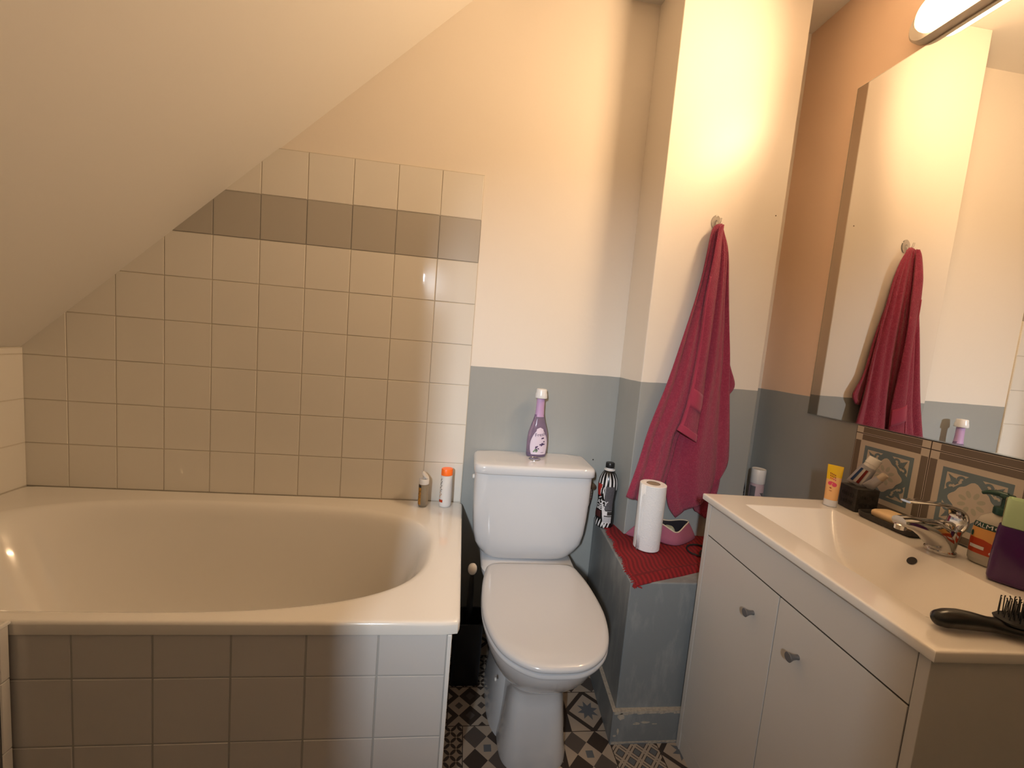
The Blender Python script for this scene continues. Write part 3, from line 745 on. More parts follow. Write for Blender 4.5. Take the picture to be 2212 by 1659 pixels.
tl = bpy.data.lights.new('lamp_tube', 'AREA'); tl.shape = 'RECTANGLE'; tl.size = .30; tl.size_y = .045; tl.energy = 12.4; tl.color = (1.0, .68, .39); tl.spread = math.radians(150)
tb_ = bpy.data.objects.new('lamp_tube', tl); C.objects.link(tb_); tb_.location = (XR - .0685, -.657, 2.138)
tb_.rotation_euler = Vector((-1, 0, -.12)).to_track_quat('-Z', 'Z').to_euler()
tb_.rotation_euler = Matrix(((0, 0, 1), (1, 0, 0), (0, 1, 0))).to_euler()
# ------------------------------------------------------------------ bottles
def bottle(name, label, cat, loc_, rz=0.):
    return thing(name, label, cat, loc_, rz)
# violet bottle on the cistern
b = bottle('air_freshener_bottle', 'slim violet-tinted bottle with white cap and flower label on the cistern', 'bottle', (.2655, -.048, .7584), math.radians(-80))
SX, SY = .72, 1.08
pr_ = [(.018, 0), (.0345, .001), (.0365, .006), (.0370, .03), (.0372, .06), (.0345, .090), (.0270, .118), (.0205, .140), (.0178, .152), (.0172, .158)]
bm = bmesh.new(); lathe(bm, pr_, 36, sx=SX, sy=SY); finish('bottle_body', bm, M['lav'], b)
bm = bmesh.new(); lathe(bm, [(.015, .0012), (.0325, .002), (.0345, .006), (.0352, .017)], 32, sx=SX, sy=SY); finish('liquid', bm, M['lavliq'], b)
bm = bmesh.new(); lathe(bm, [(.0182, .150), (.0172, .156), (.0158, .175), (.0150, .222)], 28, sx=.8, sy=1.0); finish('neck_sleeve', bm, M['lavneck'], b)
bm = bmesh.new(); lathe(bm, [(.010, .2195), (.0225, .220), (.0232, .223), (.0222, .234), (.0202, .241), (.0198, .250), (.0180, .2535), (.003, .2545)], 32); finish('cap', bm, M['white'], b)
bm = bmesh.new()
patch(bm, pr_, .011, .112, -.95, .95, .0005, SX, SY, mi=0, nv=16, shape=lambda v: (.5 - .5 * math.sin(PI * min(1, .26 + .74 * v)) ** .7 if v < .9 else .5 - .33 * (1 - v) / .1, .5 + .5 * math.sin(PI * min(1, .26 + .74 * v)) ** .7 if v < .9 else .5 + .33 * (1 - v) / .1))
lb = finish('label', bm, [M['lavlab'], M['lavflower'], M['leaf']], b)
bm = bmesh.new()
add_text_wrap(bm, 'Fresh', .018, pr_, .05, .086, .001, SX, SY, mi=0, rot=.15)
for k in range(16):
    a, z = random.uniform(-.35, .65), 0; z = .030 + .028 * (a + .35) + random.uniform(-.006, .008)
    wrap_poly(bm, pr_, ellw(a, z, .085, .0028, .5 if k % 2 else -.3, 8), .001, SX, SY)
wrap_poly(bm, pr_, [(.15, .069), (.42, .071), (.42, .076), (.15, .074)], .001, SX, SY)
wrap_poly(bm, pr_, [(.18, .0175), (.5, .0180), (.5, .0195), (.18, .019)], .001, SX, SY)
for k in range(5): wrap_poly(bm, pr_, ellw(-.5 + .08 * k, .022 + .004 * (k % 3), .09, .0022, .3 + k * .5, 8), .0012, SX, SY, mi=1)
finish('label_print', bm, [M['lavflower'], M['leaf']], lb)

# clear bottle with its flip cap open
b = bottle('shower_oil_bottle', 'small clear bottle with open white flip cap and amber label on the bath rim', 'bottle', (-.1405, -.062, .5505), math.radians(-75))
pr_ = [(.010, 0), (.0150, .001), (.0172, .005), (.0175, .012), (.0175, .080), (.0170, .0855), (.0160, .087)]
bm = bmesh.new(); lathe(bm, pr_, 32); finish('bottle_body', bm, M['clear'], b)
bm = bmesh.new(); lathe(bm, [(.010, .0015), (.0155, .0045), (.0162, .012), (.0162, .0845), (.004, .0850)], 28); finish('oil', bm, M['oil'], b)
bm = bmesh.new(); patch(bm, pr_, .010, .084, -2.0, -.72, .0006, nu=12, nv=12); patch(bm, pr_, .074, .083, -2.0, -.72, .0009, nu=12, nv=2, mi=1)
for k in range(9):
    a = random.uniform(-1.9, -.95); z = .018 + .0065 * k; wrap_poly(bm, pr_, ellw(a, z, .16, .0026, random.uniform(-.6, .6), 8), .001, mi=1 if k % 2 else 2)
finish('label', bm, [M['goldprint'], M['ink'], M['leaf']], b)
bm = bmesh.new(); lathe(bm, [(.0178, .0855), (.0180, .087), (.0178, .103), (.0168, .1045), (.006, .1047), (.005, .110), (.002, .1105)], 32); cp = finish('cap', bm, M['white'], b)
bm = bmesh.new(); lathe(bm, [(.0165, 0), (.0172, .001), (.0172, .0055), (.0165, .0065), (.002, .0068)], 28)
o = finish('flip_lid', bm, M['white'], cp); o.data.transform(Matrix.Rotation(math.radians(75), 4, 'Z') @ Matrix.Translation((.0165, .001, .1065)) @ Matrix.Rotation(math.radians(-132), 4, 'Y') @ Matrix.Translation((.016, 0, 0)))

# white bottle with orange cap
b = bottle('shampoo_bottle', 'white bottle with orange cap on the bath rim corner', 'bottle', (-.0605, -.053, .5505), math.radians(-70))
pr_ = [(.012, 0), (.0195, .001), (.0225, .005), (.0230, .012), (.0226, .060), (.0212, .118)]
SX, SY = .85, 1.0
bm = bmesh.new(); lathe(bm, pr_ + [(.018, .119)], 36, sx=SX, sy=SY); bd = finish('bottle_body', bm, M['white'], b)
bm = bmesh.new(); lathe(bm, [(.0200, .1192), (.0214, .1200), (.0210, .142), (.0198, .1436), (.003, .1440)], 36, sx=SX, sy=SY); finish('cap', bm, M['orange'], b)
bm = bmesh.new()
patch(bm, pr_, .020, .030, -1.55, -.72, .0006, SX, SY, mi=0, nv=3)
for k in range(7): wrap_poly(bm, pr_, ellw(-1.35 + .14 * (k % 3), .040 + .0055 * k, .20, .0012, .35 if k % 2 else -.7, 8), .0007, SX, SY, mi=1 if k < 4 else 2)
for k in range(8): wrap_poly(bm, pr_, ellw(-1.30 + .11 * (k % 3), .073 + .0048 * k, .14, .0014, .9 if k % 2 else -.4, 8), .0007, SX, SY, mi=2)
finish('label_print', bm, [M['pred'], M['goldprint'], M['lamgap']], bd)

# black-and-white striped bottle on the ledge
b = bottle('striped_drink_bottle', 'black and white striped bottle with black cap on the ledge beside the cistern', 'bottle', (.5470, -.081, .5084), math.radians(-95))
pr_ = [(.020, 0), (.0305, .001), (.0345, .008), (.0355, .020), (.0350, .055), (.0325, .085), (.0318, .100), (.0335, .120), (.0360, .145), (.0362, .165), (.0330, .188), (.0255, .206), (.0185, .216), (.0160, .219)]
bm = bmesh.new(); lathe(bm, pr_, 48); bd = finish('bottle_body', bm, M['gloss_black'], b)
bm = bmesh.new(); lathe(bm, [(.0165, .2185), (.0205, .2190), (.0205, .2215), (.0135, .2235), (.0135, .2285)], 32); finish('neck', bm, M['white'], b)
bm = bmesh.new(); lathe(bm, [(.0160, .2285), (.0164, .2295), (.0164, .2455), (.0150, .2475), (.003, .2480)], 32); finish('cap', bm, M['black'], b)
bm = bmesh.new()
def stripe(a0, z0, a1, z1, w0, w1, mi=1, off=.0005, bend=.0):
    n = 8; up = []; dn = []
    for k in range(n + 1):
        t = k / n; a = a0 + (a1 - a0) * t + bend * math.sin(PI * t); z = z0 + (z1 - z0) * t; w = (w0 + (w1 - w0) * t) * (math.sin(PI * (.08 + .92 * t * .98)) ** .6)
        up.append((a - w, z)); dn.append((a + w, z))
    for k in range(n):
        f = bm.faces.new([bm.verts.new(surf_pt(pr_, *q, off, 1, 1, 2)) for q in (up[k], dn[k], dn[k + 1], up[k + 1])]); f.material_index = mi
for k in range(9): stripe(-2.6 + .42 * k, .150 + .006 * (k % 2), -2.75 + .42 * k + .1, .211, .13, .06, 0, bend=.06)
for k in range(6): stripe(-.55 + .10 * k - .3, .112 - .018 * k, -.15 + .03 * k - .25, .060 - .014 * k, .07, .05, 0)
stripe(-.62, .145, -.50, .112, .07, .05, 0); stripe(-.48, .168, -.40, .120, .06, .05, 0)
for k in range(8): stripe(-2.3 + .34 * k, .004, -2.05 + .34 * k, .036, .10, .07, 0)
# red patch and the lettering on the side turned to the cistern
patch(bm, pr_, .123, .168, -1.62, -.78, .0008, mi=1, nu=12, nv=8, shape=lambda v: (.12 * math.sin(6 * v) ** 2, 1 - .2 * (1 - v) - .1 * math.sin(9 * v) ** 2))
stripe(-.98, .130, -.90, .156, .05, .05, 0, .0012); stripe(-1.25, .112, -.85, .122, .10, .14, 0, .0011); stripe(-.72, .134, -.60, .160, .05, .08, 0, .0011)
add_text_wrap(bm, 'CRAZY', .0225, pr_, -1.22, .099, .0012, mi=0, rot=-.08, bold=.0006)
add_text_wrap(bm, 'TIGER', .0225, pr_, -1.22, .079, .0012, mi=0, rot=-.08, bold=.0006)
patch(bm, pr_, .042, .066, -1.75, -.75, .0008, mi=3, nu=10, nv=3)
# small print panel and bar code
patch(bm, pr_, .072, .164, -.44, .52, .0010, mi=2, nu=12, nv=12)
patch(bm, pr_, .052, .069, -.46, .45, .0010, mi=0, nu=10, nv=2); patch(bm, pr_, .054, .068, -.06, .45, .0014, mi=4, nu=8, nv=2)
patch(bm, pr_, .024, .048, -.44, .42, .0010, mi=0, nu=10, nv=2)
for k in range(20): patch(bm, pr_, .026, .047, -.40 + .039 * k, -.40 + .039 * k + .018, .0014, mi=5, nu=1, nv=1)
stripe(.02, .061, .10, .0611, .02, .02, 1, .0018)
finish('label', bm, [M['zwhite'], M['zred'], M['zgrey'], M['zbrown'], M['ink'], M['barcode']], bd)

# red ribbed mat over the ledge
mt = thing('place_mat', 'red ribbed cotton mat with fringed edge lying on the grey ledge', 'mat', (.75, -.27, .5085))
bm = bmesh.new()
NU, NV = 112, 44
def mat_pt(u, v):
    xl = .553 + (.506 - .553) * v + .004 * math.sin(v * 21); xr = .97 - .02 * v
    x = xl + (xr - xl) * u; y = -.070 - (.408 - .125 * u) * v + .012 * u
    z = .003 + .0012 * math.sin(u * 9 + v * 5) + .003 * max(0, math.sin(v * 3.1 - .5)) * math.sin(u * 5 + 1) ** 2
    z += .0055 * math.exp(-((v - .90 - .03 * u) / .035) ** 2) * min(1, u * 3)
    if v > .955: z -= (v - .955) * .10
    return (x - .75, y + .27, z)
G = [[bm.verts.new(mat_pt(u / NU, v / NV)) for u in range(NU + 1)] for v in range(NV + 1)]
for v in range(NV):
    for u in range(NU):
        f = bm.faces.new((G[v][u], G[v + 1][u], G[v + 1][u + 1], G[v][u + 1])); f.material_index = 1 if (u // 2) % 2 or .87 < v / NV < .905 else 0
for vv in bm.verts:
    k = round((vv.co.x + .25) / .013)
finish('fabric', bm, [M['redmat'], M['redmat2']], mt, solid=.0028, off=-1.)
bm = bmesh.new()
for k in range(110):
    v = k / 109; p = Vector(mat_pt(0, v)); L_ = random.uniform(.006, .013); d = Vector((-1, random.uniform(-.5, .5), random.uniform(-.12, .15))).normalized()
    tube(bm, [p + Vector((.003, 0, .001)), p + d * L_ * .5 + Vector((0, 0, .0015)), p + d * L_], .0011, 5)
for k in range(16):
    p = Vector(mat_pt(0, 1)); tube(bm, [p, p + Vector((random.uniform(-.012, .014), random.uniform(-.016, .006), random.uniform(-.002, .006)))], .0014, 5)
o = finish('fringe', bm, M['redmat'], mt); o['kind'] = 'stuff'

# kitchen roll
r = thing('paper_towel_roll', 'white kitchen paper roll standing on the red mat', 'paper roll', (.638, -.256, .5150), math.radians(20))
bm = bmesh.new()
N = 72; sec = []
for z, dr in ((0, -.002), (.0015, 0), (.06, .0006), (.12, .0002), (.18, .0007), (.2235, 0), (.225, -.0015)): sec.append([((.0435 + dr) * math.cos(2 * PI * k / N), (.0435 + dr) * math.sin(2 * PI * k / N), z) for k in range(N)])
sec += [[(rr * math.cos(2 * PI * k / N), rr * math.sin(2 * PI * k / N), .225 + dz) for k in range(N)] for rr, dz in ((.036, .0004), (.030, -.0002), (.0225, 0))]
rings(bm, sec, cap1=False); finish('paper', bm, M['paper'], r)
bm = bmesh.new(); rings(bm, [circ(.0225, .2245, 40), circ(.0212, .2245, 40), circ(.0212, .01, 40)]); bmesh.ops.recalc_face_normals(bm, faces=bm.faces); finish('cardboard_core', bm, M['core'], r)
bm = bmesh.new()
sh = [[(-.0440 * math.cos(a) - (.004 * t), -.0440 * math.sin(a) - .011 * t ** 1.5 * (1.25 - z / .225), z + .0005) for z in (.001 - .003 * t, .075, .15, .2235)] for a, t in ((.25, 0), (.1, 0), (-.05, .1), (-.15, .5), (-.22, 1.))]
gv = [[bm.verts.new(p) for p in row] for row in sh]
for a, b2 in zip(gv[:-1], gv[1:]):
    for i in range(3): bm.faces.new((a[i], a[i + 1], b2[i + 1], b2[i]))
finish('loose_sheet', bm, M['paper'], r, solid=.0006)

# pink pouch behind the roll, with a round sage item inside
p_ = thing('toiletry_pouch', 'dusty pink canvas pouch with cream piping, open on the red mat', 'pouch', (.745, -.190, .5140))
plan = [(p[0], p[1]) for p in catmull([(-.148, .016, 0), (-.11, -.004, 0), (-.055, -.016, 0), (-.028, -.042, 0), (.004, -.055, 0), (.040, -.046, 0), (.095, -.012, 0), (.118, .012, 0), (.10, .026, 0), (.04, .029, 0), (-.05, .028, 0), (-.12, .027, 0)], 5, True)]
def pouch_ring(s, z, cx=.012, cy=-.008, sy=None, dip=0.):
    sy = sy or s
    return [(cx + (x - cx) * s, cy + (y - cy) * sy, z - dip * (1 if y < cy else .25) * math.exp(-((x - .012) / .05) ** 2) + .02 * s * (y - cy)) for x, y in plan]
R_ = [pouch_ring(.95, .0015), pouch_ring(1., .006), pouch_ring(.93, .020), pouch_ring(.80, .042), pouch_ring(.66, .064, sy=.78, dip=.020)]
inn = [pouch_ring(.64, .0635, sy=.74, dip=.020), pouch_ring(.76, .040), pouch_ring(.88, .018), pouch_ring(.90, .006)]
bm = bmesh.new(); rings(bm, R_ + inn); bm.faces.ensure_lookup_table()
for i, f in enumerate(bm.faces):
    if i >= len(plan) * (len(R_) - .5) and i < len(plan) * (len(R_) + len(inn) - 1): f.material_index = 1
bmesh.ops.recalc_face_normals(bm, faces=bm.faces)
finish('pouch_body', bm, [M['pouch'], M['inside']], p_, ang=70)
bm = bmesh.new(); tube(bm, [Vector(q) + Vector((0, 0, .001)) for q in pouch_ring(.65, .0645, sy=.76, dip=.020)], .0022, 8, closed=True); finish('piping', bm, M['piping'], p_)
g = tag(None or finish('round_jar', (lambda b_: (lathe(b_, [(.004, 0), (.014, .002), (.0205, .009), (.0225, .018), (.0205, .027), (.014, .034), (.004, .036)], 28), b_)[1])(bmesh.new()), M['sage']), 'round sage green item peeking out of the pink pouch', 'container')
g.location = (.742, -.204, .5330)

# black hair tie at the end of the mat
bm = bmesh.new()
lp1 = [(.7775, -.292, .5185), (.784, -.262, .519), (.806, -.243, .519), (.838, -.240, .519), (.862, -.262, .519), (.860, -.298, .519), (.835, -.320, .5185), (.800, -.318, .5185)]
tube(bm, catmull(lp1, 7, True), .0030, 8, closed=True)
lp2 = [(.803, -.318, .5225), (.815, -.296, .5245), (.840, -.286, .524), (.862, -.300, .524), (.858, -.330, .523), (.828, -.338, .522)]
tube(bm, catmull(lp2, 7, True), .0027, 8, closed=True)
tag(finish('hair_tie', bm, M['amber']), 'looped black elastic hair tie on the red mat beside the cabinet', 'hair tie')

# cans behind the vanity, in the recess beside the pipe casing
b = bottle('spray_can', 'white-capped spray can with pale pink label behind the vanity', 'spray can', (1.132, -.112, .5082), math.radians(-120))
b.scale = (1, 1, 1.045)
pr_ = [(.022, 0), (.0245, .002), (.0250, .008), (.0250, .190), (.0235, .198)]
bm = bmesh.new(); lathe(bm, pr_, 36); finish('can_body', bm, M['pinkcan'], b)
bm = bmesh.new(); lathe(bm, [(.0248, .1975), (.0256, .199), (.0256, .248), (.0245, .2505), (.0225, .2495), (.003, .2490)], 36); finish('cap', bm, M['white'], b)
bm = bmesh.new(); patch(bm, pr_, .05, .188, -1.1, -.25, .0006, nv=4); patch(bm, pr_, .150, .166, .35, 1.0, .0006, nv=6, shape=lambda v: (.9 - .9 * v, 1.)); finish('label_print', bm, M['greycan'], b)
b = bottle('dark_bottle', 'dark bottle with blue cap half hidden behind the pipe casing', 'bottle', (1.083, -.066, .5082))
bm = bmesh.new(); lathe(bm, [(.026, 0), (.0285, .003), (.029, .01), (.029, .175), (.026, .195), (.016, .21), (.013, .214)], 32); finish('bottle_body', bm, M['navy'], b)
bm = bmesh.new(); lathe(bm, [(.0135, .2135), (.0150, .215), (.0150, .246), (.013, .249), (.002, .2495)], 28); finish('cap', bm, M['bluecap'], b)
bm = bmesh.new()
for z in (.13, .15, .165): lathe(bm, [(.0292, z), (.0293, z + .001), (.0292, z + .0035)], 32, cap0=False, cap1=False)
finish('label_print', bm, M['barcode'], b)

# ------------------------------------------------------------------ things on the basin
def flat_tube(bm, w0, w1, d0, h, n=32, zs=8, mi=0, z0=0.):
    """tube that is round at the bottom (radius w0) and pressed flat at the top (half width w1)"""
    rs = []
    for k in range(zs + 1):
        t = k / zs; w = w0 + (w1 - w0) * t; d = d0 * (1 - t) ** .8 + .0010
        rs.append([(w * math.cos(2 * PI * i / n), d * math.sin(2 * PI * i / n), z0 + h * t) for i in range(n)])
    rings(bm, rs, mi)
b = bottle('face_cream_tube', 'yellow and peach tube with white cap and pink print on the basin corner', 'tube', (1.0320, -.5285, ZT), math.radians(-55))
b.scale = (.92, .92, 1.)
bm = bmesh.new(); lathe(bm, [(.0150, .0006), (.0172, .0012), (.0178, .004), (.0172, .018), (.0165, .0195)], 32, sy=.8); finish('cap', bm, M['white'], b)
bm = bmesh.new()
rs = []
for k in range(13):
    t = k / 12; w = .0168 + .0032 * t; d = .0132 * (1 - t) ** .75 + .0008
    rs.append([(w * math.cos(2 * PI * i / 32), d * math.sin(2 * PI * i / 32), .0195 + .098 * t) for i in range(32)])
rings(bm, rs)
for f in bm.faces:
    c = f.calc_center_median(); f.material_index = 1 if c.z > .081 + .25 * c.x else 0
tb = finish('tube_body', bm, [M['peach'], M['yellow']], b)
def on_tube(x, z):
    t = (z - .0195) / .098; w = .0168 + .0032 * t; d = .0132 * (1 - t) ** .75 + .0008
    return (x, -d * math.sqrt(max(0, 1 - (x / w) ** 2)) - .0006, z)
bm = bmesh.new()
def tp(pts, mi):
    f = bm.faces.new([bm.verts.new(on_tube(*q)) for q in pts]); f.material_index = mi
tp(ell(-.0065, .066, .0052, .0052, 0, 16), 0); tp(ell(.0052, .0635, .0060, .0058, 0, 16), 0); tp([(-.006, .069), (.005, .067), (.005, .070), (-.006, .072)], 0)
tp(ell(-.003, .0535, .0032, .0016, -.2, 10), 1); tp(ell(-.002, .0455, .0042, .0008, -.1, 10), 1)
for k in range(3):
    for i in range(4): tp(ell(-.009 + .0042 * i + .001 * k, .094 - .0065 * k - .0012 * i, .0014, .0024, .3, 8), 1 if k < 2 else 0)
finish('label_print', bm, [M['pinkp'], M['redp']], tb)

h = thing('toothbrush_block', 'black cube-shaped stone holder with slots on the basin', 'holder', (1.1000, -.5455, ZT), math.radians(-8))
h.scale = (.92, .92, .97)
bm = bmesh.new(); box(bm, -.034, .034, -.033, .033, .0006, .068); finish('cube', bm, M['slate'], h, bevel=.003)
bm = bmesh.new()
for y_ in (-.014, .014): prism(bm, [( -.024, y_ - .0075), (.024, y_ - .0075), (.024, y_ + .0075), (-.024, y_ + .0075)], .0679, .0684)
finish('slot', bm, M['ink'], h)
bm = bmesh.new()
for k in range(2):                                     # worn relief on the two faces that show
    for i in range(9):
        box(bm, -.0352, -.0339, .022 - .0052 * i - .0017, .022 - .0052 * i + .0017, .017 + .022 * k, .028 + .022 * k - random.uniform(0, .004)); box(bm, .022 - .0052 * i - .0017, .022 - .0052 * i + .0017, -.0342, -.0329, .017 + .022 * k, .028 + .022 * k - random.uniform(0, .004))
finish('relief', bm, M['slate'], h)
t = thing('toothpaste_tube', 'white toothpaste tube with blue and red stripes and white cap in the black block', 'toothpaste', (1.0935, -.535, ZT + .0665))
t.rotation_euler = (math.radians(-4), math.radians(23), math.radians(-48)); t.scale = (1.08, 1.08, 1.02)
bm = bmesh.new(); rs = []
for k in range(9):
    s = k / 8; w = .0205 - .0040 * s; d = .0012 + .0125 * s ** .7
    rs.append([(w * math.cos(2 * PI * i / 28), d * math.sin(2 * PI * i / 28), .001 + .060 * s) for i in range(28)])
rings(bm, rs); tb = finish('tube_body', bm, M['tubegrey'], t)
bm = bmesh.new(); lathe(bm, [(.0130, .0605), (.0142, .0620), (.0138, .0700), (.0150, .0705), (.0148, .0880), (.0138, .0895), (.002, .0900)], 30); finish('cap', bm, M['white'], t)
bm = bmesh.new()
for y_, w_, mi in ((-.013, .0030, 0), (-.0055, .0028, 2), (.001, .0034, 1), (.0085, .0022, 2)):
    vsx = []
    for k in range(7):
        s = .12 + .72 * k / 6; w = .0205 - .0040 * s; d = .0012 + .0125 * s ** .7
        row = []
        for yy in (y_ - w_, y_ + w_):
            yy2 = yy * (1 - .25 * s); row.append(bm.verts.new((yy2, -d * math.sqrt(max(0, 1 - (yy2 / w) ** 2)) - .0006, .001 + .060 * s)))
        vsx.append(row)
    for a, b2 in zip(vsx[:-1], vsx[1:]):
        f = bm.faces.new((a[0], a[1], b2[1], b2[0])); f.material_index = mi
finish('stripes', bm, [M['bluep'], M['redstripe'], M['tubewhite']], tb)
t = thing('small_cream_tube', 'small silver tube with beige cap leaning in the black block', 'tube', (1.1060, -.558, ZT + .0665))
t.rotation_euler = (math.radians(6), math.radians(36), math.radians(-50))
bm = bmesh.new(); rs = []
for k in range(7):
    s = k / 6; w = .0135 - .0030 * s; d = .0010 + .0085 * s ** .7
    rs.append([(w * math.cos(2 * PI * i / 24), d * math.sin(2 * PI * i / 24), .001 + .040 * s) for i in range(24)])
rings(bm, rs); finish('tube_body', bm, M['tubegrey'], t)
bm = bmesh.new(); lathe(bm, [(.0085, .0405), (.0092, .0415), (.0090, .058), (.008, .0595), (.002, .060)], 24); finish('cap', bm, M['beigecap'], t)

d = thing('soap_dish', 'long black soap dish on the basin behind the tap', 'soap dish', (1.0965, -.657, ZT), math.radians(1))
bm = bmesh.new()
def rr2(hx, hy, z, p=9, n=48): return [(hx * math.copysign(abs(math.cos(2 * PI * i / n)) ** (2 / p), math.cos(2 * PI * i / n)), hy * math.copysign(abs(math.sin(2 * PI * i / n)) ** (2 / p), math.sin(2 * PI * i / n)), z) for i in range(n)]
rings(bm, [rr2(.040, .064, .0008), rr2(.043, .067, .003), rr2(.0455, .0695, .016), rr2(.0445, .0685, .0168), rr2(.0425, .0665, .0155), rr2(.040, .064, .008), rr2(.036, .060, .0072)])
for k in range(7): box(bm, -.030, .030, -.048 + .016 * k - .0022, -.048 + .016 * k + .0022, .0070, .0092)
finish('dish', bm, M['slate'], d, ang=50)
bm = bmesh.new(); rings(bm, [rr2(a, b_, z, 7) for a, b_, z in ((.024, .047, .0), (.0285, .0515, .003), (.0295, .0525, .009), (.0288, .0518, .015), (.025, .048, .0185), (.015, .036, .0195), (.004, .01, .0197))])
s = tag(finish('soap_bar', bm, M['soap'], ang=70), 'honey-coloured soap bar in the black soap dish', 'soap'); s.location = (1.0985, -.660, ZT + .0095); s.rotation_euler = (0, 0, math.radians(1))

b = bottle('hand_soap_bottle', 'cloudy pump soap bottle with dark green pump and orange label behind the tap', 'soap bottle', (1.1085, -.850, ZT), math.radians(-72))
SX, SY, PW = 1.15, .72, 2.5
pr_ = [(.024, .0006), (.0325, .002), (.0350, .008), (.0355, .03), (.0350, .070), (.0330, .088), (.0270, .102), (.0180, .111), (.0150, .114)]
bm = bmesh.new(); lathe(bm, pr_, 40, sx=SX, sy=SY, p=PW); bd = finish('bottle_body', bm, M['pclear'], b)
bm = bmesh.new(); lathe(bm, [(.0160, .1135), (.0168, .1145), (.0168, .126), (.0155, .1285), (.0085, .131), (.0075, .134), (.0070, .150)], 28); finish('collar', bm, M['pgreen'], b)
bm = bmesh.new()
lathe(bm, [(.0070, .148), (.0115, .150), (.0125, .154), (.0105, .158), (.003, .1595)], 26)
tube(bm, [(0, 0, .1545), (-.012, 0, .1560), (-.026, 0, .1545), (-.036, 0, .1495)], [.0085, .0080, .0065, .0045], 14, flat=.75)
finish('pump_head', bm, M['pgreen'], b)
bm = bmesh.new()
A0, A1 = -PI / 2 - 1.05, -PI / 2 + 1.05
patch(bm, pr_, .012, .080, A0, A1, .0006, SX, SY, PW, mi=0, nu=20, nv=12, shape=lambda v: (.06 * (1 - v), 1.))
patch(bm, pr_, .024, .056, A0, A1, .0009, SX, SY, PW, mi=1, nu=20, nv=6, shape=lambda v: (0., .92 - .55 * v ** 1.6))
patch(bm, pr_, .012, .024, A0, A1, .0010, SX, SY, PW, mi=4, nu=16, nv=2)
patch(bm, pr_, .079, .091, A0, A1, .0012, SX, SY, PW, mi=2, nu=20, nv=3)
patch(bm, pr_, .034, .041, A0 + .15, A0 + .85, .0014, SX, SY, PW, mi=3, nu=6, nv=2)
wrap_poly(bm, pr_, ellw(A0 + 1.1, .031, .10, .0045, 0, 10), .0014, SX, SY, PW, mi=3)
add_text_wrap(bm, 'PALMOLIVE', .0125, pr_, -PI / 2, .0848, .0017, SX, SY, PW, mi=3, rref=.036)
wrap_poly(bm, pr_, ellw(A0 + .16, .064, .10, .0065, 0, 12), .0014, SX, SY, PW, mi=2)
finish('label', bm, [M['plabel'], M['pred'], M['pgreen'], M['zwhite'], M['pclear']], bd)

b = bottle('violet_spray_bottle', 'violet bottle with mint green cap at the near end of the basin', 'bottle', (1.050, -.9120, ZT), math.radians(-60))
b.scale = (.88, 1., 1.)
bm = bmesh.new()
rings(bm, [rr2(hx, hy, z, 5, 56) for hx, hy, z in ((.027, .016, .0008), (.0315, .0195, .003), (.0332, .021, .010), (.0330, .021, .035), (.0318, .0205, .070), (.0300, .0190, .104), (.0285, .0182, .112), (.025, .016, .1125))])
finish('bottle_body', bm, M['purple'], b, ang=60)
bm = bmesh.new(); rings(bm, [rr2(hx, hy, z, 6, 48) for hx, hy, z in ((.0242, .0160, .1128), (.0250, .0165, .114), (.0238, .0155, .166), (.0228, .0145, .1675), (.0213, .0133, .1665), (.020, .012, .158))]); finish('cap', bm, M['mint'], b, ang=60)
bm = bmesh.new(); box(bm, -.0256, -.0243, -.0085, .0085, .118, .166); finish('gold_strip', bm, M['gold'], b, bevel=.0005)

hb = thing('hairbrush', 'black hairbrush lying bristles up on the near corner of the basin', 'hairbrush', (.7205, -1.0375, ZT), math.radians(-9))
hb.scale = (.84, 1.05, 1.0)
bm = bmesh.new()
hp = catmull([(-.001, 0, .0155), (.012, 0, .0165), (.035, 0, .0178), (.062, 0, .0172), (.090, 0, .0150), (.116, 0, .0135), (.150, 0, .0140), (.19, 0, .015), (.23, 0, .016), (.255, 0, .016)], 5)
rd = []
for p in hp:
    x = p.x
    ctl = [(-.001, .004, .0045), (.006, .0105, .011), (.02, .0130, .0140), (.045, .0132, .0148), (.07, .0118, .0135), (.095, .0105, .0115), (.115, .0135, .0108), (.135, .0200, .0100), (.16, .0240, .0095), (.22, .0245, .0090), (.245, .018, .008), (.256, .004, .003)]
    for c0_, c1_ in zip(ctl[:-1], ctl[1:]):
        if c0_[0] <= x <= c1_[0] + 1e-6:
            f = (x - c0_[0]) / (c1_[0] - c0_[0]); rd.append((c0_[1] + (c1_[1] - c0_[1]) * f, c0_[2] + (c1_[2] - c0_[2]) * f)); break
    else: rd.append((.004, .003))
rings(bm, [[(p.x, p.y + a * math.cos(2 * PI * k / 24), p.z + c * math.sin(2 * PI * k / 24)) for k in range(24)] for p, (a, c) in zip(hp, rd)])
finish('handle', bm, M['gloss_black'], hb)
bm = bmesh.new(); rings(bm, [[(x_ + .183, y_, z_) for x_, y_, z_ in rr2(hx, hy, z, 3.5, 40)] for hx, hy, z in ((.066, .0195, .022), (.0675, .0210, .0255), (.064, .019, .0285), (.05, .012, .0295))]); finish('pad', bm, M['black'], hb)
bm = bmesh.new()
for i in range(15):
    for j in range(5):
        x_, y_ = .123 + .0086 * i, -.0145 + .00725 * j
        if abs(y_) > .012 and (i < 1 or i > 13): continue
        jx = random.uniform(-.0015, .0015); tube(bm, [(x_, y_, .0275), (x_ + jx, y_ + random.uniform(-.001, .001), .0545)], [.0008, .0007], 5); lathe(bm, [(.0004, .0540), (.0012, .0550), (.0004, .0562)], 6, (x_ + jx, y_))
o = finish('bristles', bm, M['gloss_black'], hb); o['kind'] = 'stuff'

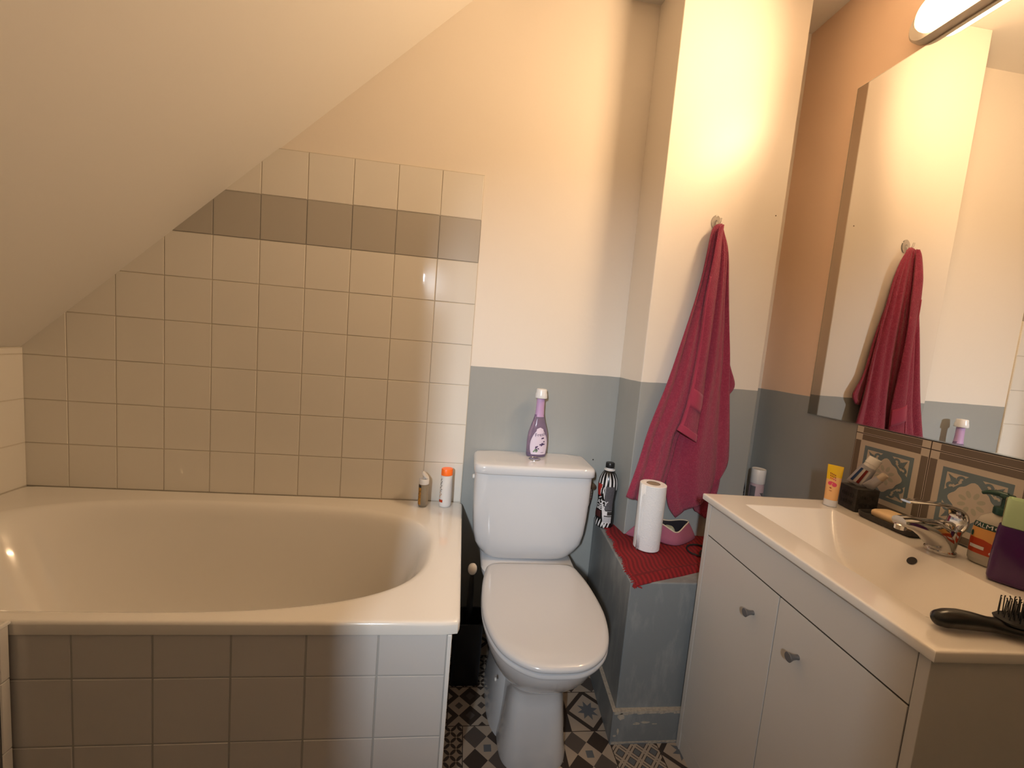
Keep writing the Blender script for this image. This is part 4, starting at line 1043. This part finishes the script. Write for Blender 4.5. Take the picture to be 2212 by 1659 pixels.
# ------------------------------------------------------------------ hook and towel
hk = thing('wall_hook', 'small clear plastic hook stuck to the pipe casing above the pink towel', 'hook', (.799, -.1575, 1.645))
bm = bmesh.new(); rings(bm, [[(a * 1.0, yy, b_) for a, b_ in ell(0, 0, .0165 * s, .024 * s, 0, 32)] for s, yy in ((1, 0), (1, -.002), (.92, -.0035), (.8, -.0038))]); bmesh.ops.recalc_face_normals(bm, faces=bm.faces); finish('hook_plate', bm, M['clear'], hk)
bm = bmesh.new(); tube(bm, catmull([(0, -.003, .004), (0, -.012, -.008), (0, -.020, -.012), (0, -.028, -.006), (0, -.030, .006)], 6), .003, 10, up=Vector((1, 0, 0))); finish('hook_arm', bm, M['clear'], hk)

tw = thing('bath_towel', 'raspberry pink terry towel hanging in folds from the clear hook', 'towel', (.80, -.19, 1.63))
def resample(pts, n):
    P = catmull([(p[0], p[1], 0) for p in pts], 10); d = [0]
    for a, b_ in zip(P[:-1], P[1:]): d.append(d[-1] + (b_ - a).length)
    out = []; j = 0
    for k in range(n + 1):
        s = d[-1] * k / n
        while j < len(d) - 2 and d[j + 1] < s: j += 1
        f = (s - d[j]) / max(1e-9, d[j + 1] - d[j]); out.append(P[j].lerp(P[j + 1], min(1, f)))
    return out
def sheet(bm, Lp, Rp, yf, nu=40, nv=90, mi=0, ebot=None):
    A, B = resample(Lp, nv), resample(Rp, nv); G = []
    for j in range(nv + 1):
        row = []
        for i in range(nu + 1):
            u, v = i / nu, j / nv; p = A[j].lerp(B[j], u); z = p.y
            if ebot: z -= ebot(u) * max(0, (v - .75) / .25) ** 2
            row.append(bm.verts.new((p.x - .80, yf(u, v, z) + .19, z - 1.63)))
        G.append(row)
    for j in range(nv):
        for i in range(nu):
            f = bm.faces.new((G[j][i], G[j + 1][i], G[j + 1][i + 1], G[j][i + 1])); f.material_index = mi
    return G
sm = lambda v, a=.0, b_=.5: max(0., min(1., (v - a) / (b_ - a)))
bm = bmesh.new()
# rear right sheet
sheet(bm, [(.799, 1.630), (.795, 1.46), (.790, 1.32), (.780, 1.18), (.765, 1.04), (.738, .887), (.722, .75), (.740, .640), (.775, .592)],
      [(.803, 1.634), (.831, 1.58), (.847, 1.52), (.860, 1.427), (.890, 1.222), (.908, 1.058), (.935, .874), (.940, .805), (.925, .76)],
      lambda u, v, z: -.180 + .010 * sm(.30 - u, 0., .3) * sm(v, .05, .3) - .005 * sm(v, 0, .1) - .012 * sm(v, .05, .5) * math.sin(PI * u) ** .8 - .0125 * sm(v, 0, .25) * (abs(math.cos(PI * (1.6 * u + .12 + .1 * v))) - .5) * 1.3 - .003 * math.cos(2 * PI * (3.7 * u + .5 * v)) * (1 - .45 * sm(v, .6, 1)) - .004 * math.sin(7 * v + 3 * u), ebot=lambda u: .018 * math.sin(PI * u) - .01 * math.sin(2 * PI * u))
# front left sheet
sheet(bm, [(.797, 1.629), (.772, 1.604), (.752, 1.448), (.719, 1.287), (.676, 1.091), (.629, .923), (.602, .788), (.573, .668)],
      [(.802, 1.630), (.799, 1.464), (.796, 1.326), (.793, 1.186), (.789, 1.044), (.770, .950), (.744, .887), (.734, .81), (.722, .730), (.703, .630)],
      lambda u, v, z: -.184 - .007 * sm(v, 0, .1) - .010 * sm(v, .05, .5) * math.sin(PI * u) ** .7 - .0105 * sm(v, .02, .3) * (abs(math.cos(PI * (1.7 * u + .25 - .25 * v))) - .5) * 1.3 - .003 * math.cos(2 * PI * (3.2 * u - .4 * v)) + .016 * sm(u, .8, 1.), ebot=lambda u: -.028 * u + .01 * math.sin(PI * u))
# narrow front flap that ends high, with its hem
FL = [(.796, 1.622), (.784, 1.600), (.773, 1.514), (.764, 1.395), (.763, 1.23), (.750, 1.065), (.734, .963), (.720, .921)]
FR = [(.801, 1.626), (.800, 1.58), (.799, 1.464), (.797, 1.326), (.798, 1.186), (.801, 1.044), (.797, .967), (.794, .882)]
fy = lambda u, v, z: -.203 - .009 * sm(v, 0, .15) - .011 * math.sin(PI * min(1, u * 1.02)) ** .8 * sm(v, .05, .4) - .003 * math.sin(9 * v + 4 * u)
G = sheet(bm, FL, FR, fy, 18, 90)
# small corner showing at the right and the rear hem low down
sheet(bm, [(.835, 1.45), (.860, 1.30), (.880, 1.17), (.890, 1.09), (.893, 1.05)], [(.840, 1.46), (.880, 1.30), (.902, 1.173), (.934, 1.092), (.918, 1.055)], lambda u, v, z: -.176 - .004 * math.sin(5 * u + 4 * v), 14, 40)
sheet(bm, [(.800, .80), (.815, .72), (.838, .640), (.852, .618)], [(.935, .80), (.932, .72), (.918, .645), (.893, .590)], lambda u, v, z: -.171 - .005 * math.sin(6 * u + 2 * v), 18, 24)
bmesh.ops.recalc_face_normals(bm, faces=bm.faces)
finish('towel_cloth', bm, M['terry'], tw, ang=180, solid=.0075, off=0.)
bm = bmesh.new()
def band(Lp, Rp, yf, v0, v1, nu=16, nv=6, lift=.0058, ebot=None, u0=0., u1=1.):
    A, B = resample(Lp, 200), resample(Rp, 200); G = []
    for j in range(nv + 1):
        v = v0 + (v1 - v0) * j / nv; k = min(200, int(round(v * 200))); row = []
        for i in range(nu + 1):
            u = u0 + (u1 - u0) * i / nu; p = A[k].lerp(B[k], u); z = p.y
            row.append(bm.verts.new((p.x - .80, yf(u, v, z) + .19 - lift, z - 1.63)))
        G.append(row)
    for j in range(nv):
        for i in range(nu): bm.faces.new((G[j][i], G[j + 1][i], G[j + 1][i + 1], G[j][i + 1]))
band(FL, FR, fy, .965, 1.0); band(FL, FR, fy, .78, .865, lift=.0048); band(FL, FR, fy, .25, 1., 3, 60, .0052, u0=0., u1=.14)
finish('hem_band', bm, M['terry_b'], tw, ang=180, solid=.003, off=0.)

# nail hole with a rawl plug right of the hook
bm = bmesh.new(); lathe(bm, [(.0022, 0), (.0020, .0006), (.0005, .0006)], 12)
o = finish('wall_plug', bm, M['brass']); o.data.transform(Matrix.Rotation(PI / 2, 4, 'X')); o.location = (1.019, -.1572, 1.693); tag(o, 'tiny dark screw hole in the pipe casing beside the mirror', 'screw hole')
bm = bmesh.new(); lathe(bm, [(.003, 0), (.0028, .0006), (.0005, .0006)], 12)
o = finish('wall_plug', bm, M['ink']); o.data.transform(Matrix.Rotation(PI / 2, 4, 'X')); o.location = (.506, -.0002, .741); tag(o, 'tiny black screw hole in the grey wall above the striped bottle', 'screw hole')

# ------------------------------------------------------------------ light, world, camera
la = bpy.data.lights.new('daylight_through_door', 'AREA'); la.shape = 'RECTANGLE'; la.size = .06; la.size_y = .16; la.energy = 3.3; la.color = (.86, .93, 1.0); la.spread = math.radians(46)
lo = bpy.data.objects.new('daylight_through_door', la); C.objects.link(lo); lo.location = (-.512, -2.62, 1.665)
lo.rotation_euler = (Vector((.25, -.22, .80)) - lo.location).to_track_quat('-Z', 'Y').to_euler()
w = bpy.data.worlds.new('world'); bpy.context.scene.world = w; w.use_nodes = True
w.node_tree.nodes['Background'].inputs['Color'].default_value = (.75, .75, .75, 1); w.node_tree.nodes['Background'].inputs['Strength'].default_value = .14

cd = bpy.data.cameras.new('camera'); cam = bpy.data.objects.new('camera', cd); C.objects.link(cam); bpy.context.scene.camera = cam
cd.sensor_fit = 'HORIZONTAL'; cd.sensor_width = 36.; cd.lens = 903.032 / 2212 * 36; cd.clip_start = .02
Rc = ((.9902144, -.11143617, .08400844), (.0721005, -.10689745, -.99165239), (.11948623, .98800552, -.09781679))  # right, down, forward
m4 = Matrix.Identity(4)
for r_ in range(3):
    m4[r_][0] = Rc[0][r_]; m4[r_][1] = -Rc[1][r_]; m4[r_][2] = -Rc[2][r_]
m4[0][3], m4[1][3], m4[2][3] = -.03125867, -1.56758605, 1.75 - .57724813
cam.matrix_world = m4
vs_ = bpy.context.scene.view_settings; vs_.view_transform = 'Standard'; vs_.look = 'None'; vs_.exposure = 0.; vs_.gamma = 1.; vs_.use_curve_mapping = False
